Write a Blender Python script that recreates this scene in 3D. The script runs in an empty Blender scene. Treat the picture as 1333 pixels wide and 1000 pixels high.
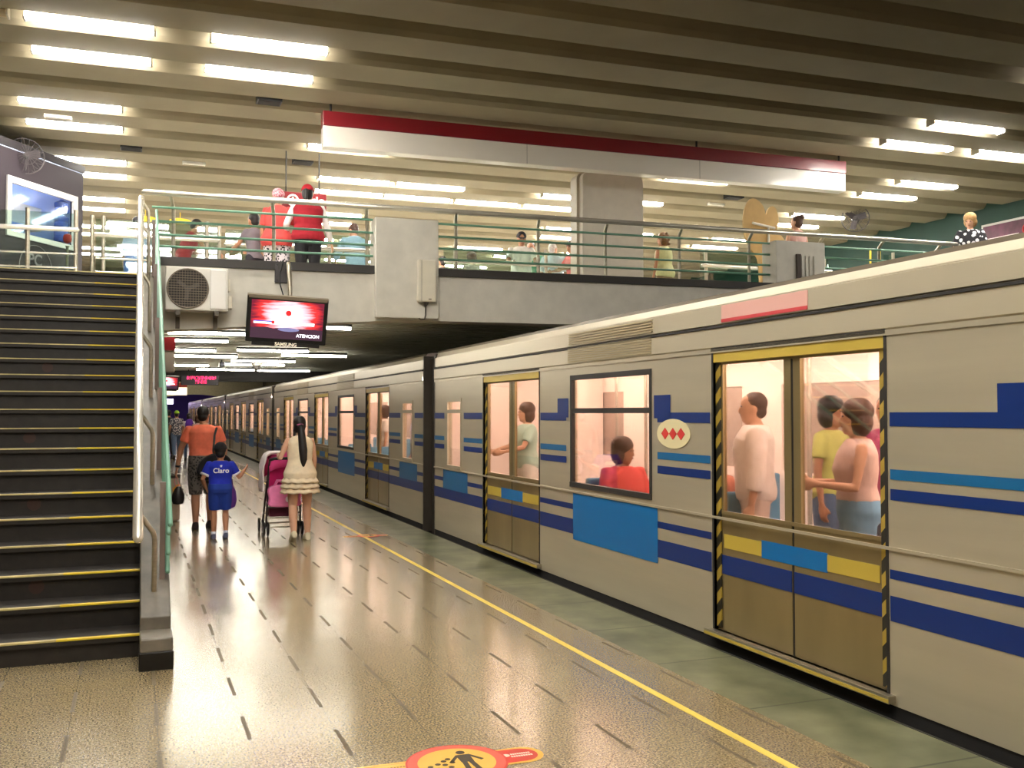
import bpy, math, random
from mathutils import Vector, Matrix
random.seed(7)
C = bpy.context.scene.collection
PI = math.pi
sc = bpy.context.scene
sc.view_settings.view_transform = 'Standard'
sc.view_settings.look = 'None'
sc.view_settings.exposure = 0.72

# ------------------------------------------------------------------ materials
MATS = {}
def nt(name):
    m = bpy.data.materials.new(name); m.use_nodes = True
    t = m.node_tree; b = t.nodes['Principled BSDF']
    return m, t, b
def lin(c):
    return tuple(((v/255)/12.92 if v/255 <= .04045 else ((v/255+.055)/1.055)**2.4) for v in c)+(1,)
def mat(name, rgb, rough=.5, metal=0, var=0, scale=8, bump=0, coat=0, emit=0, ecol=None, spec=.5, stretch=None):
    """plain principled colour (sRGB 0-255) with optional procedural noise variation and bump"""
    if name in MATS: return MATS[name]
    m, t, b = nt(name)
    b.inputs['Base Color'].default_value = lin(rgb)
    b.inputs['Roughness'].default_value = rough
    b.inputs['Metallic'].default_value = metal
    b.inputs['Specular IOR Level'].default_value = spec
    if coat: b.inputs['Coat Weight'].default_value = coat; b.inputs['Coat Roughness'].default_value = .12
    if var or bump:
        tc = t.nodes.new('ShaderNodeTexCoord'); n = t.nodes.new('ShaderNodeTexNoise')
        n.inputs['Scale'].default_value = scale; n.inputs['Detail'].default_value = 5
        if stretch:
            mp = t.nodes.new('ShaderNodeMapping'); mp.inputs['Scale'].default_value = stretch
            t.links.new(tc.outputs['Object'], mp.inputs['Vector']); t.links.new(mp.outputs['Vector'], n.inputs['Vector'])
        else:
            t.links.new(tc.outputs['Object'], n.inputs['Vector'])
        if var:
            r = t.nodes.new('ShaderNodeValToRGB'); c = lin(rgb)
            r.color_ramp.elements[0].position = .3; r.color_ramp.elements[1].position = .7
            r.color_ramp.elements[0].color = tuple(max(0, v*(1-var)) for v in c[:3])+(1,)
            r.color_ramp.elements[1].color = tuple(min(1, v*(1+var)) for v in c[:3])+(1,)
            t.links.new(n.outputs['Fac'], r.inputs['Fac']); t.links.new(r.outputs['Color'], b.inputs['Base Color'])
        if bump:
            bp = t.nodes.new('ShaderNodeBump'); bp.inputs['Strength'].default_value = bump; bp.inputs['Distance'].default_value = .01
            t.links.new(n.outputs['Fac'], bp.inputs['Height']); t.links.new(bp.outputs['Normal'], b.inputs['Normal'])
    if emit:
        b.inputs['Emission Color'].default_value = lin(ecol or rgb); b.inputs['Emission Strength'].default_value = emit
    MATS[name] = m
    return m
def glass(name, tint=(235, 245, 240), refl=.08, opac=0.0, rough=.03, k=.5):
    if name in MATS: return MATS[name]
    m, t, b = nt(name)
    t.nodes.remove(b)
    out = t.nodes['Material Output']
    tr = t.nodes.new('ShaderNodeBsdfTransparent'); tr.inputs['Color'].default_value = lin(tint)
    gl = t.nodes.new('ShaderNodeBsdfGlossy'); gl.inputs['Roughness'].default_value = rough
    mx = t.nodes.new('ShaderNodeMixShader')
    lw = t.nodes.new('ShaderNodeLayerWeight'); lw.inputs['Blend'].default_value = .25
    ma = t.nodes.new('ShaderNodeMath'); ma.operation = 'MULTIPLY_ADD'; ma.inputs[1].default_value = k; ma.inputs[2].default_value = refl
    t.links.new(lw.outputs['Fresnel'], ma.inputs[0]); t.links.new(ma.outputs[0], mx.inputs['Fac'])
    t.links.new(tr.outputs[0], mx.inputs[1]); t.links.new(gl.outputs[0], mx.inputs[2]); t.links.new(mx.outputs[0], out.inputs['Surface'])
    MATS[name] = m
    return m
def checker_cloth(name, a, b_, scale):
    if name in MATS: return MATS[name]
    m, t, b = nt(name)
    tc = t.nodes.new('ShaderNodeTexCoord'); n = t.nodes.new('ShaderNodeTexVoronoi'); n.inputs['Scale'].default_value = scale
    r = t.nodes.new('ShaderNodeValToRGB'); r.color_ramp.interpolation = 'CONSTANT'
    r.color_ramp.elements[0].color = lin(a); r.color_ramp.elements[1].color = lin(b_); r.color_ramp.elements[1].position = .42
    t.links.new(tc.outputs['Object'], n.inputs['Vector']); t.links.new(n.outputs['Distance'], r.inputs['Fac']); t.links.new(r.outputs['Color'], b.inputs['Base Color'])
    b.inputs['Roughness'].default_value = .9
    MATS[name] = m
    return m
class NB:
    """tiny node builder for math on the world position"""
    def __init__(s, t):
        s.t = t; g = t.nodes.new('ShaderNodeNewGeometry'); sp = t.nodes.new('ShaderNodeSeparateXYZ')
        t.links.new(g.outputs['Position'], sp.inputs[0]); s.x, s.y, s.z = sp.outputs; s.pos = g.outputs['Position']
    def m(s, op, a, b=None, c=None):
        n = s.t.nodes.new('ShaderNodeMath'); n.operation = op
        for i, v in enumerate((a, b, c)):
            if v is None: continue
            if isinstance(v, (int, float)): n.inputs[i].default_value = v
            else: s.t.links.new(v, n.inputs[i])
        return n.outputs[0]
    def mix(s, f, a, b):
        n = s.t.nodes.new('ShaderNodeMix'); n.data_type = 'RGBA'
        if isinstance(f, (int, float)): n.inputs[0].default_value = f
        else: s.t.links.new(f, n.inputs[0])
        for i, v in ((6, a), (7, b)):
            if isinstance(v, tuple): n.inputs[i].default_value = v
            else: s.t.links.new(v, n.inputs[i])
        return n.outputs[2]
    def noise(s, scale, detail=4):
        n = s.t.nodes.new('ShaderNodeTexNoise'); n.inputs['Scale'].default_value = scale; n.inputs['Detail'].default_value = detail
        s.t.links.new(s.pos, n.inputs['Vector']); return n.outputs['Fac']
def floor_material():
    m, t, b = nt('terrazzo'); N = NB(t)
    u = N.m('DIVIDE', N.m('ADD', N.x, 21-.545+.21), .42)           # column index in tiles
    ui = N.m('FLOOR', u); uf = N.m('FRACT', u)
    v = N.m('DIVIDE', N.m('ADD', N.y, 40-4.93), .4)
    vi = N.m('FLOOR', v); vf = N.m('FRACT', v)
    du = N.m('ABSOLUTE', N.m('SUBTRACT', uf, .5))
    par = N.m('MODULO', N.m('ADD', ui, vi), 2)                       # dash on alternating tiles
    wide = N.m('LESS_THAN', du, .026); dash = N.m('MULTIPLY', wide, N.m('LESS_THAN', par, .5))
    thin = N.m('LESS_THAN', du, .006)
    dv = N.m('MINIMUM', vf, N.m('SUBTRACT', 1, vf)); cross = N.m('LESS_THAN', dv, .006)
    spk = N.noise(95, 2); big = N.noise(1.3, 5)
    rp = t.nodes.new('ShaderNodeValToRGB')
    e = rp.color_ramp.elements; e[0].position = .36; e[0].color = lin((74, 60, 36)); e[1].position = .64; e[1].color = lin((186, 168, 128))
    t.links.new(spk, rp.inputs['Fac'])
    c = N.mix(N.m('MULTIPLY', big, .3), rp.outputs['Color'], lin((120, 104, 74)))
    c = N.mix(N.m('MULTIPLY', N.m('MAXIMUM', thin, cross), .45), c, lin((70, 60, 44)))
    c = N.mix(N.m('MULTIPLY', dash, .8), c, lin((86, 76, 58)))
    t.links.new(c, b.inputs['Base Color'])
    rr = N.m('MULTIPLY_ADD', big, .16, .14)
    t.links.new(N.m('MAXIMUM', rr, N.m('MULTIPLY', dash, .55)), b.inputs['Roughness'])
    t.links.new(N.m('MULTIPLY_ADD', dash, -.40, .40), b.inputs['Coat Weight'])
    t.links.new(N.m('MULTIPLY_ADD', dash, -.6, .85), b.inputs['Specular IOR Level'])
    b.inputs['Coat Roughness'].default_value = .15
    return m
def strip_material():
    m, t, b = nt('green_slate'); N = NB(t)
    v = N.m('DIVIDE', N.m('ADD', N.y, 40-.46), 1.0); vf = N.m('FRACT', v)
    j = N.m('LESS_THAN', N.m('MINIMUM', vf, N.m('SUBTRACT', 1, vf)), .008)
    n1 = N.noise(3, 6); rp = t.nodes.new('ShaderNodeValToRGB')
    e = rp.color_ramp.elements; e[0].position = .3; e[0].color = lin((74, 80, 58)); e[1].position = .7; e[1].color = lin((128, 128, 98))
    t.links.new(n1, rp.inputs['Fac'])
    c = N.mix(N.m('MULTIPLY', j, .8), rp.outputs['Color'], lin((40, 40, 30)))
    t.links.new(c, b.inputs['Base Color']); b.inputs['Roughness'].default_value = .33
    return m
def hazard_material():
    m, t, b = nt('hazard_stripes'); N = NB(t)
    f = N.m('FRACT', N.m('MULTIPLY', N.m('ADD', N.z, N.y), 6.5))
    c = N.mix(N.m('LESS_THAN', f, .5), lin((176, 148, 56)), lin((38, 34, 24)))
    t.links.new(c, b.inputs['Base Color']); b.inputs['Roughness'].default_value = .5
    return m
def screen_material(name, strength):
    m, t, b = nt(name)
    tc = t.nodes.new('ShaderNodeTexCoord'); sp = t.nodes.new('ShaderNodeSeparateXYZ'); t.links.new(tc.outputs['Generated'], sp.inputs[0])
    N = NB(t); x, z = sp.outputs[0], sp.outputs[2]
    dx = N.m('SUBTRACT', x, .5); dz = N.m('SUBTRACT', z, .62)
    r = N.m('SQRT', N.m('ADD', N.m('MULTIPLY', dx, dx), N.m('MULTIPLY', N.m('MULTIPLY', dz, dz), .55)))
    n = t.nodes.new('ShaderNodeTexNoise'); n.inputs['Scale'].default_value = 4; n.inputs['Detail'].default_value = 3
    mp = t.nodes.new('ShaderNodeMapping'); mp.inputs['Scale'].default_value = (1, 1, 4)
    t.links.new(tc.outputs['Generated'], mp.inputs[0]); t.links.new(mp.outputs[0], n.inputs['Vector'])
    rn = N.m('MULTIPLY_ADD', N.m('SUBTRACT', n.outputs['Fac'], .5), .35, r)
    rp = t.nodes.new('ShaderNodeValToRGB'); e = rp.color_ramp.elements
    e[0].position = .12; e[0].color = lin((255, 236, 240)); e[1].position = .5; e[1].color = lin((96, 18, 40))
    k = e.new(.27); k.color = lin((248, 170, 180)); k = e.new(.36); k.color = lin((214, 44, 44))
    t.links.new(rn, rp.inputs['Fac'])
    low = N.m('LESS_THAN', N.m('ADD', z, N.m('MULTIPLY', n.outputs['Fac'], .12)), .34)
    c = N.mix(low, rp.outputs['Color'], lin((52, 30, 46)))
    t.links.new(c, b.inputs['Emission Color']); b.inputs['Emission Strength'].default_value = strength
    b.inputs['Base Color'].default_value = (.01, .01, .01, 1); b.inputs['Roughness'].default_value = .25
    return m

# ------------------------------------------------------------------ mesh builder
class MB:
    def __init__(s): s.v = []; s.f = []; s.mi = []; s.k = 0
    def slot(s, k): s.k = k; return s
    def add(s, vs, fs):
        o = len(s.v); s.v += [tuple(p) for p in vs]
        for f in fs: s.f.append(tuple(i+o for i in f)); s.mi.append(s.k)
        return s
    def box(s, x0, x1, y0, y1, z0, z1):
        return s.add([(x, y, z) for x in (x0, x1) for y in (y0, y1) for z in (z0, z1)],
                     [(0, 1, 3, 2), (4, 6, 7, 5), (0, 4, 5, 1), (2, 3, 7, 6), (0, 2, 6, 4), (1, 5, 7, 3)])
    def cbox(s, c, d, rot=None):
        M = rot or Matrix.Identity(3)
        vs = [Vector(c)+M @ Vector((sx*d[0]/2, sy*d[1]/2, sz*d[2]/2)) for sx in (-1, 1) for sy in (-1, 1) for sz in (-1, 1)]
        return s.add(vs, [(0, 1, 3, 2), (4, 6, 7, 5), (0, 4, 5, 1), (2, 3, 7, 6), (0, 2, 6, 4), (1, 5, 7, 3)])
    def loft(s, rings, cap=True, closed=True):
        n = len(rings[0]); vs = [p for r in rings for p in r]; fs = []
        for i in range(len(rings)-1):
            for j in range(n if closed else n-1):
                k = (j+1) % n
                fs.append((i*n+j, i*n+k, (i+1)*n+k, (i+1)*n+j))
        if cap: fs.append(tuple(range(n-1, -1, -1))); fs.append(tuple((len(rings)-1)*n+j for j in range(n)))
        return s.add(vs, fs)
    def path(s, pts, r, seg=10, round_ends=False, flat=None):
        """tube through points; r number or list; flat=(normal, factor) squashes along a direction"""
        P = [Vector(p) for p in pts]; R = r if isinstance(r, (list, tuple)) else [r]*len(P)
        T = []
        for i in range(len(P)):
            a = (P[i]-P[i-1]).normalized() if i else (P[1]-P[0]).normalized()
            b = (P[i+1]-P[i]).normalized() if i < len(P)-1 else a
            d = (a+b); T.append(d.normalized() if d.length > 1e-6 else a)
        up = Vector((0, 0, 1)) if abs(T[0].z) < .9 else Vector((0, 1, 0))
        n = (up-T[0]*up.dot(T[0])).normalized(); rings = []
        def ring(c, t, n, r):
            b = t.cross(n); out = []
            for j in range(seg):
                o = n*math.cos(2*PI*j/seg)*r+b*math.sin(2*PI*j/seg)*r
                if flat: o = o-Vector(flat[0])*(o.dot(Vector(flat[0]))*(1-flat[1]))
                out.append(c+o)
            return out
        for i in range(len(P)):
            n = (n-T[i]*n.dot(T[i]))
            if n.length < 1e-5: n = T[i].orthogonal()
            n.normalize()
            if i == 0 and round_ends:
                rings += [ring(P[0]-T[0]*R[0]*.95, T[0], n, R[0]*.3), ring(P[0]-T[0]*R[0]*.65, T[0], n, R[0]*.75)]
            rings.append(ring(P[i], T[i], n, R[i]))
            if i == len(P)-1 and round_ends:
                rings += [ring(P[i]+T[i]*R[i]*.65, T[i], n, R[i]*.75), ring(P[i]+T[i]*R[i]*.95, T[i], n, R[i]*.3)]
        return s.loft(rings)
    def lathe(s, prof, c=(0, 0, 0), seg=24, axis='z'):
        rings = []
        for r, h in prof:
            q = []
            for j in range(seg):
                a = 2*PI*j/seg; u, w = r*math.cos(a), r*math.sin(a)
                q.append((c[0]+u, c[1]+w, c[2]+h) if axis == 'z' else (c[0]+u, c[1]+h, c[2]+w) if axis == 'y' else (c[0]+h, c[1]+u, c[2]+w))
            rings.append(q)
        return s.loft(rings)
    def prism(s, poly, a0, a1, axis='z'):
        """polygon extruded along an axis: z-> (x,y), y-> (x,z), x-> (y,z)"""
        f = {'z': lambda p, h: (p[0], p[1], h), 'y': lambda p, h: (p[0], h, p[1]), 'x': lambda p, h: (h, p[0], p[1])}[axis]
        return s.loft([[f(p, a0) for p in poly], [f(p, a1) for p in poly]])
    def ball(s, c, r, seg=14, n=8):
        r = r if isinstance(r, (tuple, list)) else (r, r, r)
        rings = []
        for i in range(1, n):
            t = PI*i/n
            rings.append([(c[0]+r[0]*math.sin(t)*math.cos(2*PI*j/seg), c[1]+r[1]*math.sin(t)*math.sin(2*PI*j/seg), c[2]-r[2]*math.cos(t)) for j in range(seg)])
        return s.loft(rings)
    def torus(s, c, R, r, axis='y', seg=28, m=8):
        rings = []
        for i in range(seg+1):
            a = 2*PI*i/seg; q = []
            for j in range(m):
                b = 2*PI*j/m; rad = R+r*math.cos(b); h = r*math.sin(b)
                u, w = rad*math.cos(a), rad*math.sin(a)
                q.append((c[0]+u, c[1]+h, c[2]+w) if axis == 'y' else (c[0]+h, c[1]+u, c[2]+w) if axis == 'x' else (c[0]+u, c[1]+w, c[2]+h))
            rings.append(q)
        return s.loft(rings, cap=False)
    def mesh(s, name):
        me = bpy.data.meshes.new(name); me.from_pydata(s.v, [], s.f)
        for p, k in zip(me.polygons, s.mi): p.material_index = k
        return me
    def build(s, name, mats, parent=None, smooth=False, bevel=0):
        me = s.mesh(name)
        for m in (mats if isinstance(mats, (list, tuple)) else [mats]): me.materials.append(m)
        import bmesh
        bm = bmesh.new(); bm.from_mesh(me); bmesh.ops.recalc_face_normals(bm, faces=bm.faces); bm.to_mesh(me); bm.free()
        if smooth:
            for p in me.polygons: p.use_smooth = True
            try: me.set_sharp_from_angle(angle=math.radians(40))
            except Exception: pass
        o = bpy.data.objects.new(name, me); C.objects.link(o)
        if parent: o.parent = parent
        if bevel:
            md = o.modifiers.new('bevel', 'BEVEL'); md.width = bevel; md.segments = 2; md.limit_method = 'ANGLE'
        return o
def tag(o, label, cat, group=None):
    o['label'] = label; o['category'] = cat
    if group: o['group'] = group
    return o
def thing(name, label, cat, loc=(0, 0, 0), rot=(0, 0, 0), group=None):
    o = bpy.data.objects.new(name, None); C.objects.link(o); o.empty_display_size = .1
    o.location = loc; o.rotation_euler = rot
    return tag(o, label, cat, group)
def struct(o): o['kind'] = 'structure'; return o
def copy_tree(o, parent=None):
    c = o.copy(); C.objects.link(c)
    if parent: c.parent = parent
    for ch in list(o.children): copy_tree(ch, c)
    return c
def text(name, s, size, m, parent, loc, rot, extrude=.002, align='CENTER', bold=0):
    cu = bpy.data.curves.new(name, 'FONT'); cu.body = s; cu.size = size; cu.extrude = extrude; cu.align_x = align; cu.align_y = 'CENTER'; cu.offset = bold
    t = bpy.data.objects.new(name, cu); C.objects.link(t)
    dg = bpy.context.evaluated_depsgraph_get(); me = bpy.data.meshes.new_from_object(t.evaluated_get(dg))
    bpy.data.objects.remove(t); me.materials.clear(); me.materials.append(m)
    o = bpy.data.objects.new(name, me); C.objects.link(o); o.parent = parent; o.location = loc; o.rotation_euler = rot
    return o
def remeshed(mb, voxel, smooth=4):
    me = mb.mesh('tmp'); import bmesh
    bm = bmesh.new(); bm.from_mesh(me); bmesh.ops.recalc_face_normals(bm, faces=bm.faces); bm.to_mesh(me); bm.free()
    o = bpy.data.objects.new('tmp', me); C.objects.link(o)
    r = o.modifiers.new('r', 'REMESH'); r.mode = 'VOXEL'; r.voxel_size = voxel; r.use_smooth_shade = True
    if smooth:
        q = o.modifiers.new('s', 'SMOOTH'); q.factor = .5; q.iterations = smooth
    dg = bpy.context.evaluated_depsgraph_get(); out = bpy.data.meshes.new_from_object(o.evaluated_get(dg))
    bpy.data.objects.remove(o); bpy.data.meshes.remove(me)
    for p in out.polygons: p.use_smooth = True
    return out

# shared materials
concrete = mat('concrete', (206, 201, 188), .85, var=.07, scale=5, bump=.25)
M_ceil = mat('beam_paint', (150, 139, 114), .7, var=.06, scale=1.5)
M_dark = mat('dark_paint', (34, 31, 28), .55)
M_black = mat('black_plastic', (18, 17, 18), .45)
M_steel = mat('polished_steel', (222, 216, 202), .26, .65)
M_brush = mat('brushed_steel', (176, 168, 150), .38, .9, var=.1, scale=6, stretch=(1, 1, 12))
M_green = mat('mint_paint', (104, 150, 126), .4)
M_white = mat('white_enamel', (226, 222, 210), .4)
M_cream = mat('cream_plastic', (216, 208, 188), .45, var=.05, scale=6)
M_red = mat('red_enamel', (122, 14, 26), .3, coat=.3)
M_tube = mat('lit_tube', (255, 252, 240), .4, emit=42, ecol=(255, 251, 245))
M_tubedim = mat('lit_strip', (255, 244, 214), .4, emit=26, ecol=(255, 247, 230))
M_glass = glass('balustrade_glass', (226, 240, 234), .1)

# ------------------------------------------------------------------ camera
cam = bpy.data.cameras.new('camera'); co = bpy.data.objects.new('camera', cam); C.objects.link(co)
F = 1260.0
cam.sensor_width = 36; cam.lens = F/1333*36; cam.clip_end = 400; cam.clip_start = .05
co.location = (0, 0, 1.6)
co.rotation_euler = (PI/2+math.atan(38/F), 0, -math.atan(491/F))
sc.camera = co
w = bpy.data.worlds.new('world'); sc.world = w; w.use_nodes = True
w.node_tree.nodes['Background'].inputs[0].default_value = (1, .9, .74, 1); w.node_tree.nodes['Background'].inputs[1].default_value = .12

# ------------------------------------------------------------------ the setting
fl = struct(MB().box(-6, 3.12, -10, 80, -.3, 0).build('floor', floor_material()))
st = struct(MB().box(3.12, 3.69, -10, 80, -.3, 0).build('trim_1', strip_material()))
yl = struct(MB().box(2.765, 2.81, -10, 80, 0, .0025).build('trim_2', mat('yellow_line', (236, 210, 92), .4)))
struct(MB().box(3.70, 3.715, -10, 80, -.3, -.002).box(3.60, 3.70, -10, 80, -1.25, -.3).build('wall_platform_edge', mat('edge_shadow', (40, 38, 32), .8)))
struct(MB().box(3.6, 10.2, -10, 80, -1.4, -1.25).build('floor_track', mat('ballast', (52, 48, 42), .95, var=.4, scale=20, bump=.5)))
struct(MB().box(10.2, 17, -10, 80, -1.4, 0).build('floor_opposite', mat('opposite_floor', (140, 126, 96), .3, var=.1)))
struct(MB().box(17, 17.2, -10, 80, -1.4, 7.2).build('wall_right', mat('green_wall', (26, 62, 50), .6, var=.12, scale=2)))
struct(MB().box(-6.2, -6, -10, 80, 0, 7.2).build('wall_left', mat('left_wall', (176, 166, 142), .8, var=.08)))
struct(MB().box(-6, 17, -10.2, -10, -1.4, 7.2).build('wall_back', mat('back_wall', (150, 140, 116), .8)))
struct(MB().box(-6, 17, 33.4, 33.6, 3.27, 7.2).build('wall_far', mat('far_wall', (150, 148, 138), .8)))
# end wall of the station with the tunnel mouth
arch = []
for i in range(25):
    a = PI*i/24; arch.append((4.3-4.6*math.cos(a)*1.0, 1.2+1.85*math.sin(a)))
MBw = MB()
outer = [(-6, 4.4), (17, 4.4)]
for i in range(24):
    (xa, za), (xb, zb) = arch[i], arch[i+1]
    MBw.add([(xa, 79, za), (xb, 79, zb), (xb, 79, 4.4), (xa, 79, 4.4)], [(0, 1, 2, 3)])
MBw.box(-6, -.3, 79, 79.2, -1.4, 4.4).box(8.9, 17, 79, 79.2, -1.4, 4.4)
struct(MBw.build('wall_tunnel', mat('tunnel_wall', (196, 184, 148), .8, var=.1)))
struct(MB().box(-1, 10, 92, 92.2, -1.4, 4.4).box(-1, -.8, 79, 92, -1.4, 4.4).box(9.5, 9.7, 79, 92, -1.4, 4.4).box(-1, 10, 79.2, 92, 3.3, 3.5).build('wall_tunnel_inside', mat('tunnel_violet_glow', (80, 60, 130), .9)))  # violet glow of the tunnel lamp is put into this wall colour
struct(MB().box(-6, 17, 31.2, 79, 4.2, 4.4).build('ceiling_tunnel', mat('dark_ceiling', (40, 38, 34), .9)))
tl = MB().box(1.2, 2.9, 83, 83.4, 2.35, 2.75).build('tunnel_light', mat('violet_lamp', (230, 215, 255), .4, emit=9, ecol=(214, 190, 255)))
tag(tl, 'bright violet-white lamp glowing inside the far tunnel mouth', 'light')

# ribbed main ceiling: wide flat soffits with trapezoid recesses, the rows skewed a little to the track
SK = -.045; Y0 = 11.62; PER = 1.075
def cy(x, y): return y+SK*x
def ceiling_mesh():
    prof = []
    for k in range(-21, 21):
        y = Y0+k*PER
        prof += [(y-.60, 6.0), (y, 6.0), (y+.02, 6.36), (y+.26, 6.36), (y+.42, 6.06), (y+.475, 6.0)]
    m = MB()
    xs = [-6.2, 0, 6, 12, 17.2]
    rings = [[(x, cy(x, p[0]), p[1]) for p in prof] for x in xs]
    m.loft(rings, cap=False, closed=False)
    return m
ce = ceiling_mesh().build('ceiling', M_ceil); struct(ce)
for p in ce.data.polygons: p.use_smooth = False
struct(MB().box(-6.2, 17.2, -11, 34.5, 7.0, 7.2).build('ceiling_slab', M_dark))

# ------------------------------------------------------------------ fluorescent lights of the main ceiling
def ordn(n): return ['first', 'second', 'third', 'fourth', 'fifth', 'sixth', 'seventh', 'eighth', 'ninth', 'tenth', 'eleventh', 'twelfth', 'thirteenth'][n]
hb = MB().box(0, 1.38, -.075, .075, .03, .16).box(0, .02, -.085, .085, -.05, .05).box(1.36, 1.38, -.085, .085, -.05, .05)
tb = MB().path([(.02, -.032, -.01), (1.36, -.032, -.01)], .036, 10).path([(.02, .035, -.01), (1.36, .035, -.01)], .036, 10)
h0 = hb.build('housing', mat('lamp_housing', (190, 184, 168), .5)); t0 = tb.build('fluorescent_tube', M_tube)
rows = {0: [-1.2, .775, 11.22], 1: [-1.22, .775, 11.28, 13.17], 3: [-1.585, 13.5], 4: [-1.585, 2.6, 9.16, 13.52],
        6: [-1.55, 3.13, 4.62, 7.62, 8.95, 13.51], 7: [-1.55, 3.26, 4.65, 6.13, 7.63, 13.65], 9: [-1.6, 3.3, 9.04, 10.5, 13.5],
        10: [-1.6, 3.3, 9.35, 13.6], 12: [-1.6, 3.3, 4.8, 7.8, 11], 13: [-1.6, 3.3, 6.3, 9.3, 12.5], 15: [-1.6, 5, 8.5, 11.5], 16: [-1.6, 4, 7, 10.2],
        -2: [-1.2, 11.2], -3: [.8, 11.2], -5: [-1.2, .8], -6: [-1.2, .8, 11.2], -8: [-1.2, .8], -9: [-1.2, .8, 11.2], -11: [-1.2, .8], -12: [-1.2, .8]}  # negative rows are out of view, added to light the near hall
first = True
ridx = 0
for k in sorted(rows):
    front = k < 0
    if not front: ridx += 1
    xs = rows[k]
    for i, x in enumerate(xs):
        y = 11.79+k*PER
        if front: lab = 'unseen fluorescent ceiling light above the camera, added for lighting'
        else:
            pos = ' leftmost' if i == 0 else ' rightmost' if i == len(xs)-1 else ' '+ordn(i)+' from the left'
            lab = 'lit ceiling light,'+pos+' in the '+ordn(ridx-1)+' row from the front'
        r = thing('fluorescent_light', lab, 'light', (x, cy(x, y), 6.02), (0, 0, math.atan(SK)), 'fluorescent lights along the ribbed ceiling')
        if first: a, b = h0, t0; first = False
        else:
            a, b = h0.copy(), t0.copy(); C.objects.link(a); C.objects.link(b)
        a.parent = r; b.parent = r
uf = thing('fluorescent_light', 'unlit ceiling fitting cut off by the top left corner of the photo', 'light', (-2.72, cy(-2.72, 11.79), 6.02), (0, 0, math.atan(SK)))
a = h0.copy(); C.objects.link(a); a.parent = uf
b = t0.copy(); b.data = t0.data.copy(); b.data.materials.clear(); b.data.materials.append(mat('unlit_tube', (214, 196, 160), .4)); C.objects.link(b); b.parent = uf
# unlit fitting and dark boxes tucked in the recesses
for n, (k, x, lab) in enumerate([(2, 1.72, 'small dark speaker box in the ceiling recess left of the red and white sign'), (5, -.1, 'dark speaker box in a ceiling recess above the stair top'),
                                 (5, 2.7, 'dark speaker box in the ceiling recess under the left end of the red sign'), (5, 11.35, 'black speaker box in the ceiling behind the tan cutout')]):
    y = 11.79+k*PER; q = MB().box(-.17, .17, -.12, .12, -.04, .2); q.slot(1).box(-.15, .15, -.1, .1, -.046, -.04)
    o = q.build('speaker_box', [M_black, mat('speaker_mesh', (44, 40, 40), .8)], bevel=.01); o.location = (x, cy(x, y), 6.02); tag(o, lab, 'speaker', 'speaker boxes in the ceiling')
for (k, x, lab) in [(4, -1.1, 'small unlit white lamp strip on the ceiling near the left fan'), (6, .92, 'small unlit white lamp strip above the handrail behind the stairs'), (6, 11.3, 'small unlit white lamp strip left of the tan cutout')]:
    y = 11.79+k*PER-.5; q = MB().box(-.17, .17, -.04, .04, -.05, .0).box(-.19, -.17, -.045, .045, -.055, 0).box(.17, .19, -.045, .045, -.055, 0)
    o = q.build('lamp_strip', M_white, bevel=.008); o.location = (x, cy(x, y), 6.0); tag(o, lab, 'lamp', 'small lamp strips')

# ------------------------------------------------------------------ staircase
RZ, TR, NS, SY = .165, .30, 20, 6.85
stair = thing('staircase', 'wide dark staircase with pale yellow nosings climbing to the mezzanine', 'stairs', (0, SY, 0))
M_tread = mat('rubber_tread', (38, 33, 28), .6, var=.25, scale=12, bump=.15)
M_nose = mat('nosing', (196, 180, 122), .45, var=.25, scale=9)
M_nosey = mat('nosing_yellow', (226, 198, 50), .45)
for k in range(NS):
    y = k*TR; z = (k+1)*RZ-.015
    last = k == NS-1
    q = MB().box(-5, .047, y+.02, y+TR+.02 if not last else y+TR, z-RZ if k else 0, z-.035).box(-5, .047, y-.012, y+TR+.02 if not last else y+TR, z-.035, z)
    o = q.build('step', M_tread, stair)
    n = MB(); n.box(-5, -.45, y-.016, y+.028, z-.006, z+.004); n.slot(1).box(-.45, .047, y-.0165, y+.0285, z-.006, z+.0043)
    n.build('nosing_strip', [M_nose, M_nosey], o)
for p in ((-.62, 2), (-.72, 5), (-.84, 8), (-.8, 12)):
    MB().lathe([(.001, 0), (.05, 0), (.05, .004), (.001, .004)], (p[0], p[1]*TR+.019, (p[1]+.42)*RZ), 18, 'y').build('riser_badge', mat('badge_brown', (60, 38, 30), .6), stair)
# stringer wall with dark plinth on the right
g = mat('grey_marble', (112, 106, 94), .35, var=.35, scale=5)
side = [(-.12, 0), (5.70, 0), (5.70, 3.27), (5.42, 3.27), (-.12, .28)]
MB().prism([(p[0], p[1]) for p in side], .047, .235, 'x').build('stringer', g, stair, bevel=.008)
MB().box(.04, .245, -.40, -.12, 0, .115).build('plinth', mat('black_granite', (26, 24, 22), .3, var=.2, scale=30), stair, bevel=.006)
MB().box(.045, .24, -.40, -.12, .115, .2).build('plinth_cap', g, stair, bevel=.01)
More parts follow.
